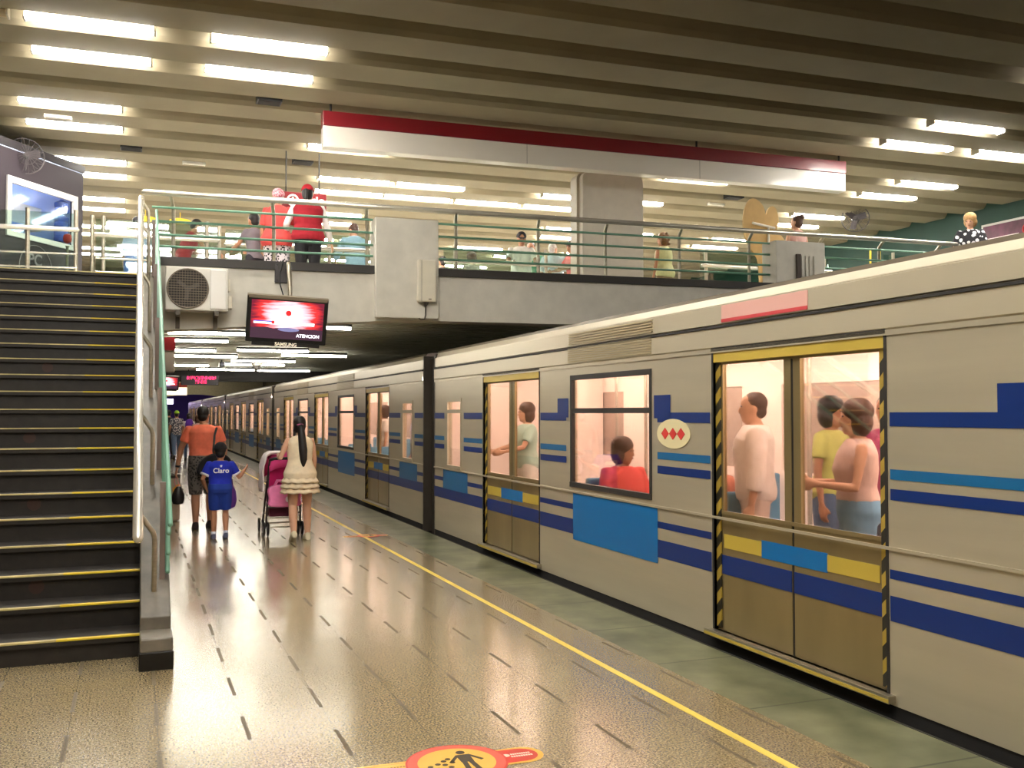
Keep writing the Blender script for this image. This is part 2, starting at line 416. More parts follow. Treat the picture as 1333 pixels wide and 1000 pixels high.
# steel handrail on bent posts, green side pipes
rail = thing('stair_handrail', 'polished steel handrail on bent posts along the right of the stairs', 'handrail', (0, SY, 0))
def hz(y): return .86+.572*y
MB().path([(.028, -.12, hz(-.12)), (.03, 2, hz(2)), (.045, 5.9, hz(5.9)), (.05, 6.0, hz(6)-.01)], .034, 14, True).build('handrail', M_steel, rail, smooth=True)
for y in (.12, 1.3, 2.6, 3.9, 5.2, 5.95):
    zt = hz(y); zb = max(.28, .28+.545*(y+.12))-.02
    if y > 5.5: zb = 3.2
    MB().path([(.135, y, zb), (.135, y, zt-.17), (.125, y, zt-.13), (.05, y, zt-.02)], .018, 10).build('post', M_brush, rail, smooth=True)
gr = thing('stair_side_railing', 'mint green pipe railing outside the stair stringer', 'railing', (0, SY, 0))
for i, (dz, ye) in enumerate(((.86, -.2), (.64, .05), (.46, .12), (.28, .2))):
    MB().path([(.222, ye, .16+dz+.545*ye-.03), (.222, 5.66, .16+dz+.545*5.66-.03)], .017, 10, True).build('rail', M_green, gr, smooth=True)
for y in (.25, 1.5, 2.75, 4.0, 5.3):
    zb = .28+.545*(y+.12)
    MB().box(.170, .205, y-.03, y+.03, zb-.02, .13+.86+.545*y).build('post', mat('post_grey', (128, 112, 104), .5), gr)

# ------------------------------------------------------------------ mezzanine bridge (slightly skewed front)
BR = (0, -.008, -.03)
def broot(name, label, cat): return thing(name, label, cat, (0, 12.5, 0), BR)
bridge = broot('footbridge', 'pale concrete mezzanine bridge crossing over the platform and the train', 'bridge')
q = MB()
bot = [(-5.9, 2.62), (.25, 2.60), (1.2, 2.665), (2.3, 2.74), (3.3, 2.80), (6, 2.80), (16.8, 2.76)]
poly = bot+[(16.8, 3.40), (.22, 3.40), (.22, 3.08), (-5.9, 3.08)]
q.prism(poly, 0, .35, 'y'); q.build('front_beam', concrete, bridge)
MB().box(.23, 16.9, -.03, .3, 3.40, 3.505).build('dark_ledge', mat('ledge', (50, 46, 42), .6), bridge)
MB().box(2.93, 3.78, -.09, .28, 2.82, 4.135).build('concrete_pier', concrete, bridge, bevel=.012)
pr = MB().box(9.06, 9.95, -.09, .28, 2.82, 4.15).build('concrete_pier', concrete, bridge, bevel=.012)
rb = MB()
for i in range(4): rb.box(9.50+i*.075, 9.54+i*.075, -.12, -.085, 3.3, 3.93)
rb.slot(1).box(9.41, 9.48, -.13, -.085, 3.3, 3.95); rb.build('rib', [concrete, mat('rib_dark', (70, 58, 48), .7)], pr)
MB().box(-5.4, 16.3, .55, 19, 2.95, 3.24).build('deck', concrete, bridge)
MB().box(-5.4, 16.3, .35, .56, 2.9, 3.24).build('edge_beam', concrete, bridge)
MB().box(-5.4, 16.3, 18.6, 19, 2.56, 2.95).build('rear_beam', M_dark, bridge)
# ribbed soffit under the deck
soff = MB()
for i in range(46):
    y = .62+i*.39
    soff.box(.2, 16.9, y, y+.2, 2.88, 2.96)
soff.build('soffit_rib', mat('soffit', (190, 192, 176), .6, var=.08), bridge)
us = [(.34, 1.6, 2.6), (.45, 3.2, 1.4), (.5, 4.9, 1.0), (1.85, 7.2, 1.4), (.6, 7.6, .9), (2.9, 8.6, 1.4), (.7, 9.6, 1.4), (2.1, 11.2, 1.5), (2.1, 13, 1.5), (.8, 14, 1.0), (1.6, 16.2, 1.6), (3.3, 16.4, 1.5)]
us = [(x, y, L, ordn(i) if i < 13 else '') for i, (x, y, L) in enumerate(us)]
for x, y, L, nme in us:
    yy = 12.5+y-.03*x
    r = thing('strip_light', nme+' of the thin strip lights under the bridge, counted from the front', 'light', (x, yy, 2.86), (0, 0, -.03), 'strip lights below the bridge')
    MB().box(0, L, -.05, .05, 0, .05).build('housing', M_dark, r); MB().path([(.01, 0, -.02), (L-.01, 0, -.02)], .026, 8).build('lit_tube', M_tubedim, r)

for i, (x, y) in enumerate(((-.5, 34), (2, 36), (-.5, 40), (2, 43), (-.5, 48), (2, 52), (0, 58), (2, 65), (0, 72), (3, 75.5), (-1, 76))):  # hidden lamps added to brighten the far platform and end wall
    r = thing('strip_light', 'unseen strip light added over the far platform beyond the bridge', 'light', (x, y, 4.12), (0, 0, 0), 'unseen strip lights added over the far platform')
    MB().box(0, 2.2, -.06, .06, 0, .08).build('housing', M_dark, r); MB().path([(.01, 0, -.03), (2.19, 0, -.03)], .04, 8).build('lit_tube', M_tubedim, r)
brail = broot('bridge_railing', 'steel and mint green railing along the front edge of the bridge', 'railing')
def hb_z(x): return 4.27
MB().path([(.12, -.06, 4.272), (9.2, -.06, 4.272), (12.55, -.06, 4.265)], .036, 12, True).build('handrail', M_steel, brail, smooth=True)
for x in (.45, 1.66, 2.86, 4.08, 5.28, 6.32, 7.52, 8.72, 10.0, 11.15, 12.3):
    MB().path([(x, .12, 3.42), (x, .12, 4.12), (x-.01, .10, 4.17), (x-.04, -.05, 4.26)], .024, 10).build('post', M_brush, brail, smooth=True)
for z in (4.125, 3.953, 3.79, 3.645):
    for a, b in ((.2, 2.93), (3.78, 9.06), (9.95, 12.3)):
        MB().path([(a, .08, z), (b, .08, z)], .016, 8).build('rail', M_green, brail, smooth=True)
# rear glass balustrades on the mezzanine
def balustrade(x0, x1, y, posts, label, gz=4.47, rz=4.2):
    r = thing('glass_balustrade', label, 'balustrade', (0, y, 3.245), (0, -.008, -.03))
    for p in posts: MB().path([(p, 0, 0), (p, 0, gz-3.24+.02)], .03, 10).build('post', M_brush, r, smooth=True)
    MB().box(x0, x1, .03, .042, .08, gz-3.26).build('glass_panel', M_glass, r)
    MB().path([(x0, -.06, rz-3.24), (x1, -.06, rz-3.24)], .034, 10, True).build('handrail', M_steel, r, smooth=True)
    MB().path([(x0, -.02, .62), (x1, -.02, .62)], .014, 8).path([(x0, -.02, .42), (x1, -.02, .42)], .014, 8).build('lower_rail', M_steel, r, smooth=True)
    return r
balustrade(-4.5, -.78, 15.0, (-4.3, -2.9, -1.42, -.8), 'glass balustrade with round steel rail left of the stair top, before the kiosk')
balustrade(-.55, 1.15, 15.3, (-.6, -.45, 1.0), 'glass balustrade behind the stair handrail and seated woman')
balustrade(1.3, 4.5, 15.6, (1.2, 2.9, 4.3), 'glass balustrade behind the red-capped woman on the bridge')
balustrade(5.0, 8.6, 16.2, (5.2, 6.9, 8.5), 'glass balustrade behind the man in the dark cap')
balustrade(9.6, 12.4, 15.4, (9.7, 10.95, 12.3), 'glass balustrade right of the curly-haired woman')
balustrade(13.0, 16.5, 14.6, (13.2, 14.6, 14.75, 16.2), 'glass balustrade on the far right of the bridge by the green wall')

# white rounded pillar, long sign
q = MB(); W, H0, H1, R = 1.12, 3.24, 5.53, .12
pl = [(-W/2, H0), (W/2, H0)]
for i in range(7): a = PI/2*i/6; pl.append((W/2-R+R*math.cos(a), H1-R+R*math.sin(a)))
for i in range(7): a = PI/2+PI/2*i/6; pl.append((-W/2+R+R*math.cos(a), H1-R+R*math.sin(a)))
pil = thing('pillar', 'pale rounded-top pillar panel standing on the bridge below the long sign', 'pillar', (7.38, 14.3, .06), (0, 0, -.03))
MB().prism(pl, 0, .5, 'y').build('panel', mat('pillar_white', (196, 188, 174), .6, var=.04), pil, bevel=.015)
MB().prism([(p[0]*1.0-.05, p[1]) for p in pl], .12, .38, 'y').build('edge_band', mat('pillar_edge', (168, 158, 138), .6), pil)
sign = thing('hanging_sign', 'long blank white ceiling sign with a dark red top band', 'sign', (2.46, 13.8, 5.39), (0, -.004, -.036))
LS = 8.95
MB().box(0, LS, -.1, .1, 0, .31).build('white_panel', mat('sign_white', (226, 218, 206), .28, coat=.4), sign, bevel=.01)
MB().box(-.005, LS+.005, -.115, .115, .31, .52).build('red_band', M_red, sign, bevel=.008)
sm = MB()
for x in (LS*.345, LS*.68): sm.box(x-.004, x+.004, -.1025, .1025, 0.005, .31)
sm.build('seam', mat('seam', (150, 142, 130), .6), sign)
for x in (.12, LS*.68, LS-.06): MB().path([(x, 0, .52), (x, 0, .98)], .018, 8).build('hanger_rod', M_black, sign)

# ------------------------------------------------------------------ things on the bridge face
ac = thing('air_conditioner_unit', 'white outdoor air conditioner unit mounted on the bridge face', 'air conditioner', (.33, 12.46, 2.83), (0, 0, -.03))
MB().box(0, .72, -.30, -.02, .0, .52).build('casing', M_white, ac, bevel=.012)
MB().box(.51, .70, -.315, -.29, .02, .5).build('side_panel', mat('ac_panel', (236, 232, 224), .35), ac, bevel=.01)
MB().lathe([(.001, 0), (.232, 0), (.232, .006), (.001, .006)], (.255, -.308, .26), 32, 'y').build('fan_recess', mat('recess', (52, 46, 40), .7), ac)
gq = MB()
for i in range(-7, 8):
    d = i*.031; hw = math.sqrt(max(0, .23**2-d*d))
    gq.box(.255-hw, .255+hw, -.322, -.317, .26+d-.003, .26+d+.003); gq.box(.255+d-.002, .255+d+.002, -.321, -.318, .26-hw, .26+hw)
gq.torus((.255, -.318, .26), .235, .008); gq.build('fan_grille', mat('grille', (120, 108, 92), .6), ac)
fb = MB()
for a in (.4, 2.5, 4.6): fb.cbox((.255+.08*math.cos(a), -.314, .26+.08*math.sin(a)), (.12, .004, .045), Matrix.Rotation(-a, 3, 'Y'))
fb.lathe([(.001, 0), (.035, 0), (.035, .012), (.001, .012)], (.255, -.319, .26), 16, 'y'); fb.build('fan_blade', mat('blade', (84, 78, 70), .6), ac)
for x in (.12, .56): MB().box(x, x+.05, -.34, 0, -.06, 0).box(x, x+.05, -.03, 0, -.2, 0).build('bracket', mat('bracket', (90, 82, 70), .6), ac)
MB().box(.72, .77, -.26, -.1, .04, .2).box(.72, .745, -.26, -.1, .25, .4).build('valve_cover', M_cream, ac, bevel=.01)

tvm = screen_material('news_screen', 1.2)
def make_tv(loc, rot, sc_, label, full=True):
    r = thing('television', label, 'television', loc, rot); s = sc_
    MB().box(-.485*s, .485*s, .0, .09*s, -.28*s, .29*s).build('casing', M_black, r, bevel=.01)
    MB().box(-.47*s, .47*s, -.012, .0, .265*s, .29*s).box(-.485*s, .485*s, -.01, .09*s, .29*s, .305*s).build('top_edge', mat('tv_edge', (128, 116, 96), .5), r)
    scr = MB().box(-.435*s, .435*s, -.006, .0, -.225*s, .245*s).build('screen', tvm, r)
    MB().box(-.41*s, .41*s, -.012, .03, -.315*s, -.27*s).build('speaker_bar', M_black, r)
    mw = mat('screen_white', (250, 246, 255), .5, emit=1.1); mb_ = mat('screen_blue', (40, 60, 190), .5, emit=.7); mr = mat('screen_red', (200, 30, 34), .5, emit=.7)
    q = MB(); q.box(-.40*s, .33*s, -.009, -.006, -.045*s, -.01*s); q.slot(1).box(-.40*s, -.18*s, -.010, -.008, -.02*s, -.008*s)
    q.slot(2).lathe([(.001, 0), (.034*s, 0), (.034*s, .003), (.001, .003)], (.01*s, -.010, .10*s), 20, 'y').lathe([(.001, 0), (.02*s, 0), (.02*s, .003), (.001, .003)], (-.17*s, -.012, -.022*s), 14, 'y')
    q.slot(3)
    for i in range(16):
        a0, a1 = PI*i/16*2, PI*(i+1)/16*2
        q.add([(.02*s+.13*s*math.cos(a0), -.0085, -.105*s+.025*s*math.sin(a0)), (.02*s+.13*s*math.cos(a1), -.0085, -.105*s+.025*s*math.sin(a1)), (.02*s, -.0085, -.105*s)], [(0, 1, 2)])
    q.build('screen_graphic', [mw, mb_, mr, mat('screen_grey', (110, 110, 150), .5, emit=.8)], scr)
    if full:
        text('screen_lettering', 'ATENCION', .055*s, mw, scr, (.26*s, -.009, -.175*s), (PI/2, 0, 0), bold=.001)
        text('maker_lettering', 'SAMSUNG', .058*s, mat('letter_silver_glow', (220, 210, 186), .4, emit=.5), r, (.0, -.015, -.291*s), (PI/2, 0, 0), bold=.0012)  # silver bezel letters given a glow of their own to stand out
    return r
TVR = (math.radians(16), math.radians(2.2), math.radians(-3))
tv = make_tv((1.735, 12.06, 2.73), TVR, 1.0, 'tilted flat television showing a red news screen, hung from the bridge face')
MB().path([(0, .40, .66), (0, .30, .62), (.02, .12, .34), (.02, .1, .1)], .028, 10).build('mount_arm', M_brush, tv, smooth=True)
MB().path([(-.06, .40, .70), (-.1, .32, .55), (-.1, .2, .42), (-.06, .12, .3)], .008, 6).build('cable', M_black, tv)
wp = thing('mount_plate', 'dark square wall plate bolted to the bridge face above the television', 'plate', (1.63, 12.42, 3.25))
MB().box(0, .2, 0, .045, 0, .245).build('plate', mat('plate_grey', (62, 58, 58), .6), wp, bevel=.004)
for a, b in ((.025, .025), (.175, .025), (.025, .22), (.175, .22), (.07, .17), (.13, .165)): MB().lathe([(.001, -.012), (.01, -.012), (.01, 0), (.001, 0)], (a, 0, b), 8, 'y').build('bolt', M_black, wp)
wb = thing('wall_box', 'tall cream electrical box on the concrete pier with a cable below', 'electrical box', (3.44, 12.21, 3.06), (0, 0, -.03))
MB().box(0, .25, 0, .095, 0, .56).build('casing', M_cream, wb, bevel=.02)
MB().box(.045, .05, -.003, 0, .01, .55).box(.14, .18, -.004, 0, .03, .045).build('seam', mat('box_seam', (120, 110, 92), .6), wb)
MB().path([(.11, .05, 0), (.11, .05, -.06)], [.05, .012], 10).path([(.115, .05, -.05), (.115, .05, -.17), (.1, .045, -.22), (.05, .04, -.23), (.02, .05, -.215)], .009, 8).build('cable', mat('cable_grey', (70, 64, 56), .6), wb, smooth=True)

# ------------------------------------------------------------------ kiosk at the top of the stairs
import math as _m
ang = math.radians(55)     # face direction of the diagonal shop front
kz = thing('kiosk', 'dark fronted print kiosk with a white framed window at the stair top', 'kiosk', (-.86, 17.9, 3.24), (0, 0, ang))
KD = mat('kiosk_dark', (44, 34, 42), .5); KB = mat('kiosk_black', (34, 28, 32), .5)
# local: x runs left (negative) along the front, z up, +y inward
L = 1.9
k = MB(); k.box(-L-1.3, -1.75, 0, .12, 0, 2.42); k.box(-.16, .0, 0, .12, 0, 2.42); k.box(-1.75, -.16, 0, .12, 2.0, 2.42); k.box(-1.75, -.16, 0, .12, 0, 1.1)
k.build('front_wall', [KD], kz)
MB().box(-L-1.3, 0, 2.6, 2.7, 0, 2.42).box(-L-1.3, 0, 0, 2.7, 2.42, 2.44).box(-.1, 0, .12, 2.6, 0, 2.42).build('shell', mat('kiosk_inner', (196, 206, 230), .6), kz)
MB().box(-L-1.32, .02, -.02, 2.72, 2.44, 2.56).build('roof_slab', KB, kz)
wfm = MB().box(-1.75, -.16, -.03, .02, 1.9, 2.0).box(-1.75, -.16, -.03, .02, 1.08, 1.16).box(-1.75, -1.66, -.03, .02, 1.16, 1.9).box(-.25, -.16, -.03, .02, 1.16, 1.9).build('window_frame', mat('frame_white', (226, 222, 216), .5), kz)
MB().box(-1.66, -.25, .03, .04, 1.16, 1.9).build('pane', glass('kiosk_glass', (236, 242, 255), .01, rough=.05, k=.12), wfm)
MB().lathe([(.001, 2.34), (.16, 2.34), (.2, 2.42), (.001, 2.42)], (-.75, 1.3, 0), 20).build('ceiling_lamp', mat('cool_lamp', (220, 230, 255), .4, emit=22, ecol=(205, 220, 255)), kz)
MB().box(-1.45, -.62, .3, .55, 1.34, 1.72).build('wall_cabinet', M_cream, kz, bevel=.01)
MB().box(-1.7, -1.2, .15, .6, .9, 1.35).build('blue_panel', mat('blue_panel', (92, 130, 200), .5), kz)
KT = mat('faded_letters', (150, 140, 140), .5)
text('shop_lettering', 'PC', .26, KT, kz, (-1.12, -.01, .78), (PI/2, 0, 0), bold=.004)
text('shop_lettering', 'PRINT', .2, KT, kz, (-1.10, -.01, .53), (PI/2, 0, 0), bold=.004)
MB().torus((-1.10, -.008, .66), .36, .006).build('shop_ring', KT, kz)
for i in range(4):
    o = MB().lathe([(.001, 0), (.1, 0), (.115, .02), (.115, .07), (.10, .09), (.115, .11), (.115, .17), (.07, .2), (.03, .215), (.03, .23), (.001, .23)], (0, 0, 0), 18).build('water_bottle', mat('bottle_blue', (72, 110, 190), .2, coat=.5), smooth=True)
    o.location = Matrix.Translation((-.86, 17.9, 3.24)) @ Matrix.Rotation(ang, 4, 'Z') @ Vector((-.31, .17, .98+.24*i))
    tag(o, ['blue water bottle at the bottom of the kiosk window stack', 'second blue water bottle from the bottom in the kiosk window', 'third blue water bottle from the bottom in the kiosk window', 'topmost blue water bottle in the kiosk window stack'][i], 'bottle', 'blue bottles in the kiosk window')
ss = thing('stanchion', 'thin steel stanchion with a red head before the kiosk', 'stanchion', (-.95, 15.6, 3.24))
MB().lathe([(.14, 0), (.14, .015), (.02, .03), (.018, .8), (.03, .82)], seg=16).build('pole', M_brush, ss, smooth=True)
MB().lathe([(.02, .86), (.05, .88), (.062, .93), (.055, .98), (.02, 1.0)], seg=16).build('red_head', mat('dull_red', (168, 44, 40), .5), ss, smooth=True)

def make_fan(loc, rz, s, label):
    r = thing('wall_fan', label, 'fan', loc, (0, 0, rz)); q = MB()
    for i in range(18):
        a = PI*i/18*2; q.path([(0, -.10*s, 0), (.11*s*math.cos(a), -.1*s, .11*s*math.sin(a)), (.22*s*math.cos(a), -.05*s, .22*s*math.sin(a)), (.24*s*math.cos(a), 0, .24*s*math.sin(a)), (.2*s*math.cos(a), .07*s, .2*s*math.sin(a)), (.05*s*math.cos(a), .1*s, .05*s*math.sin(a))], .0035*s, 5)
    q.torus((0, 0, 0), .24*s, .008*s).torus((0, -.08*s, 0), .13*s, .004*s); q.build('wire_cage', mat('cage_wire', (78, 72, 72), .5, .3), r)
    b = MB()
    for i in range(3):
        a = 2*PI*i/3+.3; b.cbox((.11*s*math.cos(a), 0, .11*s*math.sin(a)), (.17*s, .006, .11*s), Matrix.Rotation(-a, 3, 'Y') @ Matrix.Rotation(.4, 3, 'X'))
    b.build('blade', mat('fan_blade', (70, 64, 66), .5), r)
    MB().lathe([(.03*s, -.04*s), (.06*s, .02*s), (.075*s, .08*s), (.07*s, .2*s), (.03*s, .24*s)], seg=16, axis='y').build('motor', M_black, r, smooth=True)
    MB().path([(0, .18*s, 0), (0, .3*s, .1*s), (0, .3*s, .45*s)], .018*s, 8).build('bracket', M_dark, r)
    return r
make_fan((-1.64, 16.8, 5.63), .3, 1.15, 'wire caged wall fan high on the left above the dark kiosk')
make_fan((14.65, 16.9, 5.86), -.75, 1.2, 'wire caged fan hanging at the right end of the ceiling')

# tan cutout seen from behind
def smooth_poly(pts, n=4):
    out = []; N_ = len(pts)
    for i in range(N_):
        p0, p1, p2, p3 = (Vector(pts[(i+j-1) % N_]) for j in range(4))
        for kx in range(n):
            t = kx/n; out.append(tuple(.5*((2*p1)+(-p0+p2)*t+(2*p0-5*p1+4*p2-p3)*t*t+(-p0+3*p1-3*p2+p3)*t**3)))
    return out
cut = [(.05, 0), (.66, 0), (.68, .45), (.66, 1.05), (.58, 1.22), (.45, 1.32), (.49, 1.5), (.44, 1.68), (.34, 1.73), (.24, 1.66), (.2, 1.58), (.14, 1.72), (0, 1.82), (-.15, 1.82), (-.26, 1.68), (-.31, 1.45), (-.28, 1.22), (-.2, 1.05), (-.05, .9), (.02, .78), (.05, .4)]
ct = thing('cutout_board', 'tan double-lobed display cutout seen from behind, with white pipe support', 'display board', (9.6, 13.4, 3.33), (0, 0, -.03)); ct.scale = (.86, 1, 1)
MB().prism(smooth_poly(cut), .02, .05, 'y').build('board', mat('tan_board', (196, 160, 100), .7, var=.05), ct)
MB().path([(-.12, 0, 1.42), (.38, 0, 1.36)], .022, 8).path([(.24, 0, 0), (.24, 0, 1.38)], .022, 8).path([(.25, 0, .98), (.56, 0, .93), (.56, 0, 0)], .02, 8).build('pipe_support', mat('pipe_white', (226, 220, 206), .5), ct)

# red information sign behind the capped woman
rs = thing('red_sign', 'small red information sign with white letters behind the capped woman', 'sign', (2.62, 16.35, 4.99), (0, 0, -.03))
MB().box(-.42, .37, 0, .06, 0, .32).build('panel', mat('sign_red', (130, 14, 22), .5), rs, bevel=.01)
ML = mat('sign_letters', (244, 236, 230), .5, emit=.3)
text('lettering', 'rio', .2, ML, rs, (.225, -.01, .19), (PI/2, 0, 0), bold=.006)
iq = MB(); iq.torus((-.19, -.006, .18), .085, .016); iq.box(-.205, -.175, -.012, -.002, .13, .23); iq.build('symbol', ML, rs)
MB().path([(-.3, .03, .32), (-.3, .03, 1.05)], .012, 6).path([(.25, .03, .32), (.25, .03, 1.05)], .012, 6).build('hanger', M_dark, rs)
# yellow lamps/oval plates seen through the railing at the back
for x, lab in ((.12, 'yellow oval plate hanging left of the seated woman behind the glass'), (.62, 'yellow oval plate hanging right, next to the seated woman head')):
    q = MB().lathe([(.001, 0), (.30, 0), (.30, .03), (.001, .03)], (0, 0, 0), 24, 'y'); q.box(-.01, .01, .005, .025, .05, .9)
    o = q.build('oval_plate', mat('plate_yellow', (222, 186, 40), .5, emit=.25)); o.scale = (.62, 1, .17); o.location = (x*1.15, 18.0, 5.0); tag(o, lab, 'sign', 'yellow plates at the back')
yb = MB().box(0, .35, 0, .04, 0, .16).box(.05, .08, .01, .03, .16, .5).box(.27, .3, .01, .03, .16, .5).build('yellow_plate', mat('plate_yellow2', (216, 190, 60), .5, emit=.2)); yb.location = (12.6, 14.2, 4.15); tag(yb, 'small yellow plate seen through the right end of the bridge railing', 'sign')
# poster and monitors on the green wall
po = thing('wall_poster', 'white framed purple poster with a red circle on the green wall', 'poster', (16.95, 14.6, 5.02))
MB().box(0, .05, -.4, 1.05, 0, .62).build('frame', mat('frame_pale', (206, 204, 196), .5), po)
MB().box(-.01, 0, -.35, 1.0, .05, .57).build('print', mat('poster_purple', (96, 44, 66), .4, var=.5, scale=3), po)
MB().torus((-.016, -.1, .35), .09, .02, 'x').build('red_circle', mat('poster_red', (200, 40, 44), .5), po)
MB().box(-.018, -.01, .1, .9, .22, .3).build('pale_band', mat('poster_pale', (222, 206, 208), .5), po)
for i, (y, z) in enumerate(((15.6, 4.72), (17.0, 4.72), (18.2, 4.75))):
    r = thing('wall_monitor', ['dark monitor on the green wall nearest the blond woman', 'dark monitor on the green wall, middle of three', 'dark monitor on the green wall, farthest of three'][i], 'monitor', (16.95, y, z), (0, -.2, 0), 'monitors on the green wall')
    MB().box(-.06, .0, -.35, .35, -.2, .2).build('casing', M_black, r, bevel=.01); MB().box(-.068, -.06, -.3, .3, -.16, .17).build('screen', mat('blue_screen', (70, 100, 150), .3, emit=.5), r)

# ------------------------------------------------------------------ signs and screens below the bridge
hs = thing('hanging_sign', 'red topped white hanging sign half hidden behind the stair railing', 'sign', (-.5, 14.2, 2.17))
MB().box(0, 1.01, 0, .16, 0, .30).build('white_panel', mat('sign_greywhite', (176, 164, 152), .5), hs, bevel=.01); MB().box(0, 1.015, -.01, .17, .30, .48).build('red_band', M_red, hs)
MB().box(.3, .33, .06, .09, .48, .75).box(.8, .83, .06, .09, .48, .75).build('hanger', M_dark, hs)
led = thing('led_display', 'black hanging display with magenta dot lettering over the platform', 'display', (1.26, 30, 2.43))
MB().box(0, 1.06, 0, .15, 0, .29).build('casing', mat('led_case', (40, 34, 42), .5), led, bevel=.01)
dq = MB(); random.seed(3)
for row, (z0, n0, n1) in enumerate(((.165, 4, 46), (.05, 17, 33))):
    for i in range(n0, n1):
        if i % 5 == 4: continue
        for j in range(5):
            if random.random() < .62: dq.box(.06+i*.02, .076+i*.02, -.006, 0, z0+j*.02, z0+.016+j*.02)
dq.build('dot_lettering', mat('magenta_led', (255, 30, 96), .5, emit=2.5), led)
MB().box(.2, .22, .06, .08, .29, .5).box(.85, .87, .06, .08, .29, .5).build('hanger', M_dark, led)
tv2 = make_tv((.74, 26, 2.36), (math.radians(14), math.radians(2), 0), .62, 'small far television with a red screen left of the led display', False)
MB().box(-.02, .02, .02, .06, .17, .5).build('mount_arm', M_dark, tv2)
s2 = thing('hanging_sign', 'small far white sign with an orange corner under the led display', 'sign', (.7, 34, 2.2))
MB().box(0, .92, 0, .1, 0, .26).build('white_panel', mat('lit_sign', (240, 226, 206), .5, emit=.8), s2); MB().box(.55, .92, -.005, .1, .26, .4).build('red_band', mat('orange_red', (190, 60, 40), .5), s2)
MB().box(.2, .22, .04, .06, .26, 2.0).box(.75, .77, .04, .06, .40, 2.0).build('hanger', M_dark, s2)
cc = thing('security_camera', 'white dome security camera under the bridge above the far train', 'camera', (2.78, 24.4, 2.92))
MB().lathe([(.09, 0), (.13, -.03), (.14, -.1), (.13, -.15), (.001, -.15)], seg=18).build('collar', M_white, cc, smooth=True); MB().ball((0, 0, -.16), .11).build('dome', mat('smoked_dome', (120, 116, 112), .15), cc, smooth=True)
c2 = thing('security_camera', 'small dark box camera between the strip lights under the bridge', 'camera', (1.95, 24.4, 2.92))
MB().box(-.06, .06, -.15, .12, -.2, -.08).box(-.02, .02, -.02, .02, -.08, .0).build('casing', M_black, c2, bevel=.01); MB().lathe([(.04, 0), (.04, .03), (.001, .03)], (0, -.18, -.14), 12, 'y').build('lens', mat('lens', (90, 90, 110), .1), c2)

# trash bin
M_bin = mat('bin_steel', (170, 162, 148), .35, .4, var=.08, scale=6)
bn = thing('trash_bin', 'steel cylindrical litter bin with an orange sticker beside the stairs', 'bin', (.46, 15.3, 0))
MB().lathe([(.15, 0), (.185, .02), (.185, .66), (.165, .68)], seg=28).build('drum', M_bin, bn, smooth=True)
MB().lathe([(.19, .64), (.192, .69), (.15, .69), (.15, .66)], seg=28).build('rim', mat('bin_rim', (70, 66, 60), .4, .6), bn, smooth=True)
MB().lathe([(.001, .672), (.15, .672)], seg=20).build('liner', M_black, bn)
q = MB()
for i in range(8):
    a0 = -1.15+i*.15
    for m_, (r, z0, z1) in enumerate(((.188, .27, .55), (.19, .33, .48))):
        q.slot(m_).add([(r*math.cos(a), r*math.sin(a), z0 + ((abs(i+e-4)/4)**2)*.06) if lo else (r*math.cos(a), r*math.sin(a), z1-((abs(i+e-4)/4)**2)*.06) for (a, e, lo) in ((a0, 0, 1), (a0+.15, 1, 1), (a0+.15, 1, 0), (a0, 0, 0))], [(0, 1, 2, 3)])
q.build('sticker', [mat('sticker_orange', (214, 150, 40), .5), mat('sticker_maroon', (136, 40, 36), .5)], bn)

